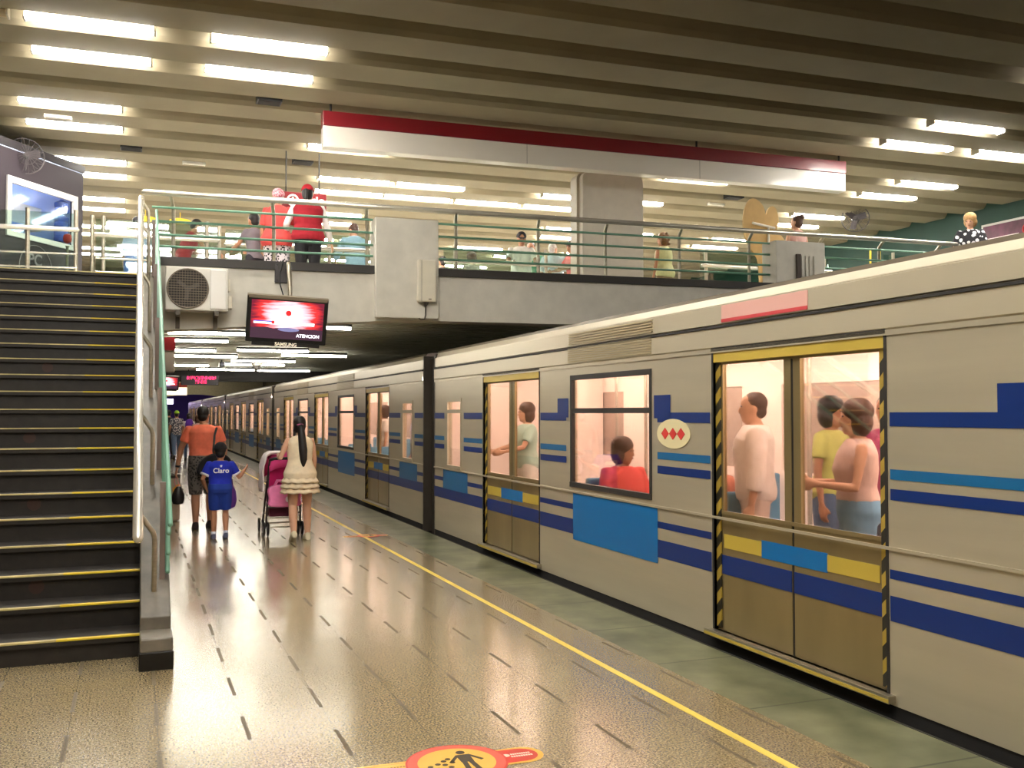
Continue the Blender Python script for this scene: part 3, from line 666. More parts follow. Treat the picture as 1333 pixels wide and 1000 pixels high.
# ------------------------------------------------------------------ floor stickers
def sticker(cx, cyy, s, name_label):
    r = thing('floor_sticker', name_label, 'sticker', (cx, cyy, .001), (0, 0, -.02)); r.scale = (s, s, 1)
    def capsule(x0, x1, hw, n=10):
        return [(x1+hw*math.cos(-PI/2+PI*i/n), hw*math.sin(-PI/2+PI*i/n)) for i in range(n+1)]+[(x0+hw*math.cos(PI/2+PI*i/n), hw*math.sin(PI/2+PI*i/n)) for i in range(n+1)]
    ye = mat('sticker_yellow', (226, 176, 70), .4); re = mat('sticker_red', (196, 44, 32), .4); wh = mat('sticker_white', (240, 226, 206), .4); dk = mat('sticker_dark', (52, 40, 22), .5); pk = mat('sticker_pink', (214, 84, 66), .4)
    q = MB(); q.prism(capsule(-.42, .32, .10), 0, .001); q.build('band', ye, r)
    MB().prism(capsule(-.40, .31, .082), .001, .0015).build('band_fill', re, r)
    MB().prism([(-.54, -.0), (-.2, -.0), (-.2, .078), (-.50, .078)], .0015, .002).build('text_field', ye, r)
    MB().lathe([(.001, 0), (.235, 0), (.235, .002), (.001, .002)], (0, 0, .001), 40).build('ring', re, r)
    MB().lathe([(.001, 0), (.225, 0), (.225, .001), (.001, .001)], (0, 0, .0025), 40).build('ring_inner', pk, r)
    MB().lathe([(.001, 0), (.18, 0), (.18, .001), (.001, .001)], (0, 0, .0033), 40).build('disc', ye, r)
    f = MB(); z0, z1 = .0043, .005
    f.lathe([(.001, 0), (.022, 0), (.022, .0007), (.001, .0007)], (.05, .115, z0), 14)
    f.prism([(.02, -.01), (.08, -.01), (.082, .085), (.018, .085)], z0, z1)
    f.prism([(.018, .085), (.022, .06), (-.02, -.005), (-.035, .005)], z0, z1).prism([(.082, .085), (.078, .06), (.118, -.005), (.132, .006)], z0, z1)
    f.prism([(.022, -.01), (.046, -.01), (.04, -.12), (.014, -.12)], z0, z1).prism([(.054, -.01), (.078, -.01), (.088, -.12), (.062, -.12)], z0, z1)
    f.build('walking_figure', dk, r)
    d = MB()
    for px, py in ((-.13, -.02), (-.09, .0), (-.055, .03), (-.06, -.015), (-.10, -.055), (-.04, -.05), (-.02, .005), (-.07, -.085), (-.03, .05)): d.lathe([(.001, 0), (.014, 0), (.014, .0007), (.001, .0007)], (px, py, z0), 8)
    d.build('dots', dk, r)
    t = MB()
    for i in range(9): t.box(.265+i*.011, .273+i*.011, .008, .024, .0015, .002).box(.26+i*.012, .269+i*.012, -.02, -.004, .0015, .002)
    t.lathe([(.001, 0), (.018, 0), (.018, .0006), (.001, .0006)], (.242, .01, .0015), 10)
    for i in range(12): t.box(-.40+i*.013, -.391+i*.013, -.045, -.02, .0015, .002)
    t.build('small_lettering', wh, r)
    u = MB()
    for i in range(16): u.box(-.44+i*.014, -.43+i*.014, .03, .045, .002, .0024)
    u.build('small_lettering', mat('sticker_brown', (150, 110, 40), .5), r)
sticker(1.39, 4.26, 1.0, 'red and yellow floor sticker with walking figure in the foreground')
sticker(2.86, 12.5, .62, 'faded red floor sticker on the yellow line beside the train gap')

# ------------------------------------------------------------------ the metro train
M_body = mat('brushed_body', (194, 184, 160), .34, .45, var=.07, scale=2.2, stretch=(1, .25, 3))
M_body2 = mat('cornice_metal', (188, 178, 154), .4, .3)
M_navy = mat('livery_navy', (4, 42, 112), .35)
M_teal = mat('livery_teal', (18, 98, 150), .35)
M_blue = mat('livery_blue', (0, 104, 170), .35)
M_door = mat('door_metal', (150, 132, 92), .3, .5, var=.12, scale=3, stretch=(1, 1, .3))
M_seal = mat('rubber_seal', (34, 30, 26), .6)
M_yel = mat('door_yellow', (192, 166, 64), .45)
M_haz = hazard_material()
M_wglass = glass('train_glass', (246, 238, 232), .06)
M_int = mat('glowing_lining', (236, 216, 204), .6, emit=.28)  # lining emits some light itself to brighten the car inside
M_intlamp = mat('interior_lamp', (255, 246, 238), .4, emit=16, ecol=(255, 240, 230))
M_seatb = mat('seat_blue', (92, 150, 184), .5)
M_under = mat('underframe', (20, 18, 16), .9)
CARH = 7.80
def panel(m, x, y0, y1, z0, z1, holes):
    ys = sorted({y0, y1}|{h[0] for h in holes}|{h[1] for h in holes}); zs = sorted({z0, z1}|{h[2] for h in holes}|{h[3] for h in holes})
    for a, b in zip(ys, ys[1:]):
        for c, d in zip(zs, zs[1:]):
            mid = ((a+b)/2, (c+d)/2)
            if any(h[0] < mid[0] < h[1] and h[2] < mid[1] < h[3] for h in holes): continue
            m.add([(x, a, c), (x, b, c), (x, b, d), (x, a, d)], [(0, 1, 2, 3)])
DW, DZ0, DZ1 = .83, .10, 2.03
DOORS = (-5.0, .2, 5.0); WINS = (-2.42, 2.66); SMALL = (-6.95, 6.95)
def make_car(label, loc, group):
    r = thing('metro_car', label, 'train car', loc, (0, 0, 0), group)
    holes = [(c-DW, c+DW, DZ0, DZ1) for c in DOORS]+[(c-.76, c+.76, .93, 1.94) for c in WINS]+[(c-.3, c+.3, .90, 1.78) for c in SMALL]
    b = MB(); panel(b, 0, -CARH, CARH, .045, 2.05, holes)
    # returns around the openings
    for (a, c, d, e) in holes:
        for (ya, yb, za, zb) in ((a, a, d, e), (c, c, d, e)): b.add([(0, ya, za), (.07, ya, za), (.07, ya, zb), (0, ya, zb)], [(0, 1, 2, 3)])
        for zz in (d, e): b.add([(0, a, zz), (.07, a, zz), (.07, c, zz), (0, c, zz)], [(0, 1, 2, 3)])
    b.box(-.012, .0, -CARH, CARH, .868, .885).box(-.008, 0, -CARH, CARH, 2.02, 2.05)
    # blue livery fields on the panels between the openings
    segs = [(-CARH, -7.35), (-6.55, -5.87), (-4.13, -3.27), (-1.57, -.67), (1.07, 1.81), (3.51, 4.13), (5.87, 6.55), (7.35, CARH)]
    def patch(k, y0, y1, z0, z1, x=-.003): b.slot(k).add([(x, y0, z0), (x, y1, z0), (x, y1, z1), (x, y0, z1)], [(0, 1, 2, 3)])
    for a, c in segs:
        patch(1, a, c, 1.53, 1.605); patch(2, a, c, 1.245, 1.30); patch(1, a, c, 1.135, 1.195)
    for a, c in ((-CARH, -5.86), (-4.14, -.66), (1.06, 4.14), (5.86, CARH)):
        patch(1, a, c, .49, .625); patch(1, a, c, .715, .765)
    for wc in WINS: patch(3, wc-.85, wc+.70, .44, .865, -.004)
    for wc in WINS: patch(1, wc-1.05, wc-.80, 1.56, 1.74, -.004); patch(1, wc+.80, wc+1.05, 1.56, 1.74, -.004)
    for s_ in (-1, 1): patch(2, s_*6.95-.55, s_*6.95+.45, .62, .88, -.004)
    b.build('side_panel', [M_body, M_navy, M_teal, M_blue], r)
    # upper band, gutter, cornice and roof
    q = MB(); q.loft([[(x, y, z) for x, z in ((0, 2.05), (-.012, 2.06), (-.012, 2.19), (.02, 2.195), (.02, 2.215), (0, 2.22), (0, 2.345), (.015, 2.35), (.015, 2.356), (.02, 2.36), (.04, 2.41))] for y in (-CARH, CARH)], cap=False, closed=False)
    q.build('cornice', M_body2, r)
    q = MB(); q.box(-.02, .03, -CARH, CARH, 2.192, 2.207); q.build('gutter', M_seal, r)
    pr_ = [(.04, 2.41), (.06, 2.44), (.2, 2.455), (.6, 2.475), (1.3, 2.48), (2.0, 2.475), (2.4, 2.455), (2.53, 2.44), (2.6, 2.2), (2.6, -.05)]
    q = MB(); q.loft([[(x, y, z) for x, z in pr_] for y in (-CARH, CARH)], cap=False, closed=False); q.build('roof', mat('roof_metal', (92, 80, 60), .5, .3), r)
    q = MB(); q.box(.08, 2.55, -CARH, CARH, 0.02, .08).build('floor_panel', mat('car_floor', (120, 112, 104), .6), r)
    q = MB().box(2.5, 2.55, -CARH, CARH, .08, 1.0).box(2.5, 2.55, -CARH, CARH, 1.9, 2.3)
    q.slot(1).box(2.52, 2.55, -CARH, CARH, 1.0, 1.9).slot(0)  # opaque far panes; their lit, reflecting look is put into the colour
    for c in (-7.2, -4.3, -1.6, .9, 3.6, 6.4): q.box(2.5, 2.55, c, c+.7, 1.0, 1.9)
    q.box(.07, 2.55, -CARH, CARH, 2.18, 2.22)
    for s_ in (-1, 1): q.box(.08, .75, s_*(CARH-.06)-.01, s_*(CARH-.06)+.01, .08, 2.2).box(.75, 1.85, s_*(CARH-.06)-.01, s_*(CARH-.06)+.01, .08, 2.2).box(1.85, 2.5, s_*(CARH-.06)-.01, s_*(CARH-.06)+.01, .08, 2.2)  # end panels close the gangway opening with the same glowing lining
    q.build('interior_lining', [M_int, mat('far_panes_lit_tone', (176, 158, 146), .2)], r)
    for s_ in (-1, 1):
        q = MB().box(.0, 2.6, s_*CARH-.03, s_*CARH+.03, -.05, .08).box(.0, .7, s_*CARH-.03, s_*CARH+.03, .08, 2.4).box(1.9, 2.6, s_*CARH-.03, s_*CARH+.03, .08, 2.4).box(.7, 1.9, s_*CARH-.03, s_*CARH+.03, 2.0, 2.4)
        q.build('end_wall', mat('end_dark', (58, 50, 40), .6), r)
    q = MB().box(.25, 2.4, -CARH+.1, CARH-.1, -.9, -.06); q.box(.008, .07, -CARH, CARH, -.14, .045)
    for y in (-5.6, -4.2, 4.2, 5.6): q.lathe([(.001, .1), (.5, .1), (.5, .4), (.001, .4)], (0, y, -.75), 20, 'x')
    q.build('underframe', M_under, r)
    q = MB()
    for k in range(-3, 4): q.box(.55, .66, k*2.2-.95, k*2.2+.95, 2.12, 2.17).box(1.9, 2.06, k*2.2-.95, k*2.2+.95, 2.12, 2.17)
    q.build('ceiling_lamp', M_intlamp, r)
    for wc in WINS:
        for (x0, x1) in ((.25, .72), (1.95, 2.45)):
            s = MB().box(x0, x1, wc-.95, wc-.48, 0.38, .47).box(x0, x1, wc-.98, wc-.9, .42, .98).box(x0, x1, wc+.48, wc+.95, .38, .47).box(x0, x1, wc+.9, wc+.98, .42, .98).box(x0+.1, x1-.1, wc-.85, wc-.6, .08, .42).box(x0+.1, x1-.1, wc+.6, wc+.85, .08, .42)
            s.build('seat', M_seatb, r, bevel=.02)
    for y in (-5.0, -3.7, -1.2, 0, 1.2, 3.7, 5.0): MB().path([(.95 if abs(y) not in (0, 5.0) else 1.3, y, .08), (.95 if abs(y) not in (0, 5.0) else 1.3, y, 2.2)], .018, 8).build('grab_pole', M_steel, r)
    for c in DOORS:
        d = MB()
        d.box(.03, .06, c-DW, c-.012, DZ0, .92).box(.03, .06, c+.012, c+DW, DZ0, .92).box(.03, .06, c-DW, c+DW, 1.94, DZ1)
        for (a, e) in ((c-DW, c-DW+.07), (c-.08, c-.012), (c+.012, c+.08), (c+DW-.07, c+DW)): d.box(.03, .06, a, e, .92, 1.94)
        d.slot(1).box(.035, .055, c-.012, c+.012, DZ0, DZ1); d.box(-.004, .03, c-DW-.02, c-DW, DZ0, DZ1).box(-.004, .03, c+DW, c+DW+.02, DZ0, DZ1).box(-.008, .03, c-DW-.02, c+DW+.02, DZ1, DZ1+.035)
        d.slot(2).box(.0265, .03, c-.32, c+.32, .66, .775); d.slot(4).box(.0265, .03, c-DW+.08, c-.32, .67, .765).box(.0265, .03, c+.32, c+DW-.08, .67, .765)
        d.slot(3).box(.0265, .03, c-DW, c-.012, .49, .62).box(.0265, .03, c+.012, c+DW, .49, .62)
        d.slot(0).box(.024, .03, c-DW+.05, c+DW-.05, .90, .925)
        dd = d.build('door', [M_door, M_seal, M_blue, M_navy, M_yel], r)
        MB().box(.042, .048, c-DW+.07, c-.08, .925, 1.94).box(.042, .048, c+.08, c+DW-.07, .925, 1.94).build('door_glass', M_wglass, dd)
        MB().box(.0, .03, c-DW, c+DW, 1.955, DZ1-.005).build('yellow_header', M_yel, dd)
        for a in (c-DW, c+DW-.055): MB().box(.018, .026, a, a+.055, DZ0+.02, 1.95).build('hazard_strip', M_haz, dd)
        q = MB().box(-.05, .03, c-DW-.06, c+DW+.06, .06, .10); q.slot(1).box(-.052, -.05, c-DW-.06, c+DW+.06, .065, .085); q.build('door_sill', [M_brush, M_yel], r, bevel=.004)
        MB().box(.55, .63, c-.7, c+.7, 2.07, 2.11).build('door_lamp', M_intlamp, r)
    for wc, hw, z0, z1 in [(c, .76, .93, 1.94) for c in WINS]+[(c, .3, .90, 1.78) for c in SMALL]:
        f = MB()
        t_ = .035
        f.box(-.006, .03, wc-hw, wc+hw, z1-t_, z1+.01).box(-.012, .03, wc-hw, wc+hw, z0-.01, z0+t_).box(-.006, .03, wc-hw, wc-hw+t_, z0, z1).box(-.006, .03, wc+hw-t_, wc+hw, z0, z1)
        f.box(-.004, .03, wc-hw, wc+hw, 1.60, 1.645)
        ff = f.build('window_frame', M_seal if hw > .5 else M_body, r)
        MB().box(.012, .018, wc-hw+t_, wc+hw-t_, z0+t_, z1-t_).build('pane', M_wglass, ff)
        if hw > .5:
            v = MB()
            for i in range(7): v.box(-.02, .0, wc-.78, wc+.78, 2.07+i*.02, 2.08+i*.02)
            for i in range(5): v.box(-.012, .002, wc-.78, wc+.78, 2.235+i*.022, 2.246+i*.022)
            v.build('vent_louvre', mat('louvre', (176, 162, 128), .5, .3), r)
    return r
cars = []
c0 = make_car('nearest silver and blue metro car filling the right side of the picture', (3.78, 4.78, 0), 'cars of the metro train')
labs = ['second metro car, just beyond the first dark gangway gap', 'third metro car, with black and yellow door edges beside the walking man', 'fourth metro car, far down the platform', 'fifth and last metro car, reaching the tunnel mouth']
# things only the nearest car shows
lg = MB().prism([(6.35-4.78+.24*math.cos(2*PI*i/32), 1.445+.112*math.sin(2*PI*i/32)) for i in range(32)], -.006, -.002, 'x')
cars.append(c0)
for i, l in enumerate(labs):
    c = copy_tree(c0); c.location = (3.78, 4.78+16.15*(i+1), 0); c['label'] = l; cars.append(c)
badge = lg.build('line_badge', mat('badge_cream', (226, 214, 168), .5), c0)
bq = MB()
for i in (-1, 0, 1):
    y = 6.35-4.78+i*.115; bq.prism([(y-.055, 1.445), (y, 1.49), (y+.055, 1.445), (y, 1.40)], -.009, -.006, 'x')
bq.build('red_diamonds', mat('badge_red', (206, 50, 44), .5), badge)
ad = MB().box(-.004, .002, 4.78-4.78, 5.7-4.78, 2.225, 2.345).build('roof_sticker', mat('sticker_rose', (222, 170, 158), .5), c0)
MB().box(-.007, -.004, 4.78-4.78, 5.7-4.78, 2.228, 2.25).build('red_stripe', mat('stripe_red', (206, 62, 66), .5), ad)
# bellows between the cars
for i in range(4):
    q = MB(); yc = 4.78+8.075+16.15*i
    for j in range(7):
        e = .0 if j % 2 else .05; a = -.265+j*.0757
        q.box(.10+e, 2.5-e, a, a+.0757, -.3, 2.36-e)
    o = q.build('gangway_bellows', mat('bellows', (48, 42, 34), .8)); o.location = (3.78, yc, 0)
    tag(o, ['dark gangway bellows between the nearest and second metro cars', 'dark gangway bellows between the second and third metro cars', 'gangway bellows between the third and fourth metro cars', 'gangway bellows between the two farthest metro cars'][i], 'gangway', 'bellows between the cars')
for x in (4.3, 5.75, 7.8, 9.2):
    o = struct(MB().box(x-.035, x+.035, -10, 92, -1.25, -1.12).build('trim_3' if x < 5 else 'trim_4' if x < 6 else 'trim_5' if x < 8 else 'trim_6', mat('rail_steel', (120, 110, 96), .3, .9)))

# ------------------------------------------------------------------ people
SKIN = mat('skin', (172, 122, 92), .55); SKIN2 = mat('skin_tan', (184, 130, 98), .55); SKIN3 = mat('skin_light', (206, 158, 128), .55)
HAIRD = mat('hair_dark', (26, 20, 18), .5, var=.3, scale=40); HAIRB = mat('hair_brown', (74, 48, 34), .55, var=.3, scale=40); HAIRL = mat('hair_blond', (170, 132, 84), .6, var=.25, scale=40); HAIRG = mat('hair_grey', (196, 192, 186), .6, var=.2, scale=40)
MEYE = mat('eye_dark', (30, 22, 18), .3); MLIP = mat('lip', (150, 74, 66), .5)
class Fig:
    def __init__(f, h, sex='m', lean=0, hy=0, hp=0, head=1.0, wide=1.0, pose=None):
        f.s = h/1.70; f.sex = sex; f.lean = math.radians(lean); f.hy = math.radians(hy); f.hp = math.radians(hp); f.hs = head; f.w = wide
        p = dict(lu=(-.22, .02, -1), lf=(-.08, .18, -1), ru=(.22, .02, -1), rf=(.08, .18, -1), lt=(-.02, 0, -1), ls=(0, 0, -1), rt=(.02, 0, -1), rs=(0, 0, -1)); p.update(pose or {})
        V = lambda k: Vector(p[k]).normalized()
        sh = .172*wide if sex == 'm' else .150*wide
        f.sh = {'l': f.T((-sh, 0, 1.375)), 'r': f.T((sh, 0, 1.375))}
        f.hip = {'l': Vector((-.09, 0, .89)), 'r': Vector((.09, 0, .89))}
        f.el, f.wr, f.kn, f.an, f.fd, f.ud = {}, {}, {}, {}, {}, {}
        for a in 'lr':
            f.ud[a] = V(a+'u'); f.fd[a] = V(a+'f')
            f.el[a] = f.sh[a]+f.ud[a]*.285; f.wr[a] = f.el[a]+f.fd[a]*.255
            f.kn[a] = f.hip[a]+V(a+'t')*.41; f.an[a] = f.kn[a]+V(a+'s')*.40
        for a in 'lr':
            if a+'T' in p:
                t = Vector(p[a+'T']); t = Vector((t.x/f.s, t.y/f.s, t.z/f.s)); t.z += p.get('low', 0)
                d = t-f.sh[a]; D = min(d.length, .535); u = d.normalized(); k = (.285**2-.255**2+D*D)/(2*D); hgt = math.sqrt(max(1e-5, .285**2-k*k))
                pole = Vector((-.5 if a == 'l' else .5, -.2, -1)); pole = (pole-u*pole.dot(u)).normalized()
                f.el[a] = f.sh[a]+u*k+pole*hgt; f.wr[a] = f.sh[a]+u*D; f.ud[a] = (f.el[a]-f.sh[a]).normalized(); f.fd[a] = (f.wr[a]-f.el[a]).normalized()
        f.low = min(f.an['l'].z, f.an['r'].z)-.075
    def T(f, p):
        """torso point -> leaned"""
        p = Vector(p); c = Vector((0, 0, .93)); d = p-c; k = min(1, max(0, d.z/.2))
        return c+Matrix.Rotation(-f.lean*k, 3, 'X') @ d
    def H(f, p):
        """head-centred point -> posed"""
        q = Matrix.Rotation(f.hy, 3, 'Z') @ Matrix.Rotation(f.hp, 3, 'X') @ (Vector(p)*f.hs)
        return f.T(Vector((0, .012, 1.585+.115*(f.hs-1)))+q)
    def torso_rings(f, z0=.84, z1=9, off=0.0, seg=20, flare=None):
        if f.sex == 'm': R = [(.82, .09, .085, 0), (.86, .15, .11, -.01), (.93, .165, .122, -.012), (1.02, .155, .115, -.004), (1.12, .155, .112, .004), (1.25, .172, .122, .008), (1.34, .182, .115, 0), (1.385, .165, .095, -.006), (1.42, .125, .078, -.01), (1.45, .075, .062, -.012)]
        else: R = [(.82, .09, .085, 0), (.86, .155, .115, -.015), (.93, .172, .128, -.018), (1.02, .148, .112, -.004), (1.10, .130, .100, .004), (1.22, .148, .122, .014), (1.33, .156, .105, 0), (1.38, .138, .086, -.006), (1.415, .10, .068, -.01), (1.44, .062, .054, -.012)]
        def at(z):
            for a, b in zip(R, R[1:]):
                if a[0] <= z <= b[0]:
                    t = (z-a[0])/(b[0]-a[0]); return tuple(a[i]+(b[i]-a[i])*t for i in range(4))
            return R[0] if z < R[0][0] else R[-1]
        zs = [z for z in [r[0] for r in R] if z0 < z < z1]; zs = ([z0]+zs if z0 > .8 or True else zs)
        if z1 < 2: zs.append(z1)
        out = []
        for z in zs:
            q = at(z); rx, ry = q[1]*f.w+off, q[2]*f.w+off
            if flare and z < flare[0]:
                t = (flare[0]-z)/(flare[0]-z0); rx = max(rx, at(flare[0])[1]*f.w+off)+flare[1]*t; ry = max(ry, at(flare[0])[2]*f.w+off)+flare[1]*t
            out.append([f.T((rx*math.cos(2*PI*i/seg), q[3]+ry*math.sin(2*PI*i/seg), z)) for i in range(seg)])
        return out
    def arm(f, a, m, off=0, to=2.0, start=0):
        """sleeve/arm tube along the arm; to 0..1 upper arm, 1..2 forearm"""
        P = [f.sh[a]+Vector((-.03 if a == 'r' else .03, 0, -.0)), f.sh[a], f.sh[a]+f.ud[a]*.10]; R = [.046, .052, .050]
        if f.sex == 'f': R = [r*.84 for r in R]
        k = .84 if f.sex == 'f' else 1
        if to <= 1: P.append(f.sh[a]+f.ud[a]*.285*max(to, .4)); R.append((.050-.008*to)*k)
        else:
            P += [f.el[a], f.el[a]+f.fd[a]*.07, f.el[a]+f.fd[a]*.255*(to-1)]; R += [.040*k, .041*k, (.041-.014*(to-1))*k]
        m.path(P, [r+off for r in R], 12, round_ends=to >= 2)
    def leg(f, a, m, off=0, to=2.0):
        k = 1.04 if f.sex == 'f' else 1
        P = [f.hip[a]+Vector((0, 0, .03)), f.hip[a]-Vector((0, 0, .04))]; R = [.088, .092]
        d1 = (f.kn[a]-f.hip[a]).normalized(); d2 = (f.an[a]-f.kn[a]).normalized()
        if to <= 1: P += [f.hip[a]+d1*.2, f.hip[a]+d1*.41*to]; R += [.084, .084-.024*to]
        else: P += [f.hip[a]+d1*.2, f.kn[a], f.kn[a]+d2*.12, f.kn[a]+d2*.40*(to-1)]; R += [.080, .056, .058, .058-.022*(to-1)]
        m.path(P, [r*k+off for r in R], 14, round_ends=False)
    def hand(f, a, m, curl=.5, fs=1.0):
        d = f.fd[a]; inn = Vector((1 if a == 'l' else -1, 0, 0)); n = (inn-d*inn.dot(d)).normalized(); w = d.cross(n)
        if w.y < 0 and abs(w.y) > .1: w = -w
        W = f.wr[a]; r = Matrix((w, n, d)).transposed()
        m.path([W-d*.01, W+d*.03, W+d*.07, W+d*.092], [.026, .036, .040, .034], 12, True, flat=(n, .45))
        for i, L in enumerate((.068, .078, .074, .058)):
            b = W+d*.088+w*((1.5-i)*.0195); c1 = (d+n*curl*.6).normalized(); c2 = (d*(1-curl*.6)+n*curl*1.2).normalized()
            m.path([b-d*.02, b+c1*L*.5*fs, b+c1*L*.5*fs+c2*L*.5*fs], [.0098, .009, .0075], 8, True)
        tb_ = W+d*.03+w*.028; td = (d*.7+w*.65+n*.25).normalized()
        m.path([tb_-td*.01, tb_+td*.035, tb_+td*.035+(d*.9+w*.2+n*.3).normalized()*.03], [.0135, .011, .009], 8, True)
    def foot(f, a, m, off=0, tip=0):
        A = f.an[a]; d2 = (f.an[a]-f.kn[a]).normalized(); fw = Vector((0, 1, 0)); fw = (fw-d2*fw.dot(d2)); fw.z += tip; fw.normalize()
        dn = Vector((0, 0, -1)) if abs(d2.z) > .8 else d2
        dn = (d2-fw*d2.dot(fw)).normalized(); sd = fw.cross(dn)
        rings = []
        for t, wd, hh, b in ((-.062, .022, .03, .048), (-.05, .033, .05, .04), (0, .038, .075, .028), (.06, .042, .055, .036), (.12, .046, .038, .048), (.165, .040, .026, .056), (.185, .02, .014, .062)):
            c = A+fw*t+dn*b; rings.append([c+sd*(wd+off)*math.cos(2*PI*i/12)+dn*((.078-b)+off if math.sin(2*PI*i/12) > 0 else hh+off)*math.sin(2*PI*i/12) for i in range(12)])
        m.loft(rings)
    def head(f, m):
        R = [(-.118, .022, .026, .05), (-.105, .044, .05, .034), (-.075, .059, .075, .018), (-.035, .067, .088, .006), (.0, .072, .094, .002), (.04, .075, .097, -.002), (.078, .066, .086, -.006), (.102, .044, .06, -.01), (.115, .014, .02, -.012)]
        m.loft([[f.H((rx*math.cos(2*PI*i/18), yo+ry*math.sin(2*PI*i/18), z)) for i in range(18)] for z, rx, ry, yo in R])
        m.path([f.H((0, .088, .012)), f.H((0, .102, -.012)), f.H((0, .108, -.03)), f.H((0, .088, -.036))], [.009*f.hs, .012*f.hs, .014*f.hs, .009*f.hs], 8, True)
        for sx in (-1, 1):
            c = f.H((sx*.074, -.004, -.01)); m.ball(c, (.014*f.hs, .022*f.hs, .032*f.hs), 8, 6)
        nk = .055 if f.sex == 'm' else .045
        m.path([f.T((0, -.012, 1.40)), f.T((0, -.008, 1.46)), f.H((0, -.004, -.07))], [nk*1.25, nk, nk*.97], 14)
    def body(f, m):
        m.loft(f.torso_rings(.82, 9)); f.head(m)
        for a in 'lr': f.arm(a, m); f.leg(a, m, 0, 2.0); f.foot(a, m)
    def hair(f, m, style):
        E = lambda c, r, n=9: m.loft([[f.H((c[0]+r[0]*math.sin(PI*i/n)*math.cos(2*PI*j/18), c[1]+r[1]*math.sin(PI*i/n)*math.sin(2*PI*j/18), c[2]-r[2]*math.cos(PI*i/n))) for j in range(18)] for i in range(1, n)])
        E((0, -.022, .038), (.084, .098, .092))
        if style in ('short',): E((0, -.045, -.03), (.068, .066, .062))
        if style in ('pony', 'longpony', 'bob', 'curly', 'bun'): E((0, -.036, -.01), (.082, .084, .105))
        if style in ('bob', 'curly'):
            E((0, -.035, -.03), (.112, .09, .11)); E((0, -.02, .05), (.108, .114, .10))
        if style == 'curly':
            for i in range(26):
                a = random.uniform(0, PI*2); zz = random.uniform(-.1, .13); c = f.H((.095*math.cos(a)*math.sqrt(max(.1, 1-(zz/.16)**2)), -.035+.09*math.sin(a)*(.6 if math.sin(a) > 0 else 1), zz)); m.ball(c, .026*f.hs, 8, 6)
        if style == 'pony':
            m.path([f.H((0, -.10, .02)), f.H((0, -.15, .0)), f.H((0, -.15, -.12)), f.H((0, -.13, -.25))], [.03, .038, .034, .012], 10, True)
        if style == 'longpony':
            m.path([f.H((.0, -.10, .0)), f.H((.01, -.145, -.03)), f.H((.02, -.155, -.16)), f.H((.035, -.155, -.34)), f.H((.04, -.15, -.47)), f.H((.035, -.15, -.57))], [.032, .044, .052, .06, .05, .012], 12, True)
            m.path([f.H((-.06, -.04, -.03)), f.H((-.075, -.05, -.18)), f.H((-.085, -.08, -.40))], [.022, .016, .005], 8, True)
        if style == 'bun': m.ball(f.H((0, -.10, .09)), .05*f.hs, 12, 8)
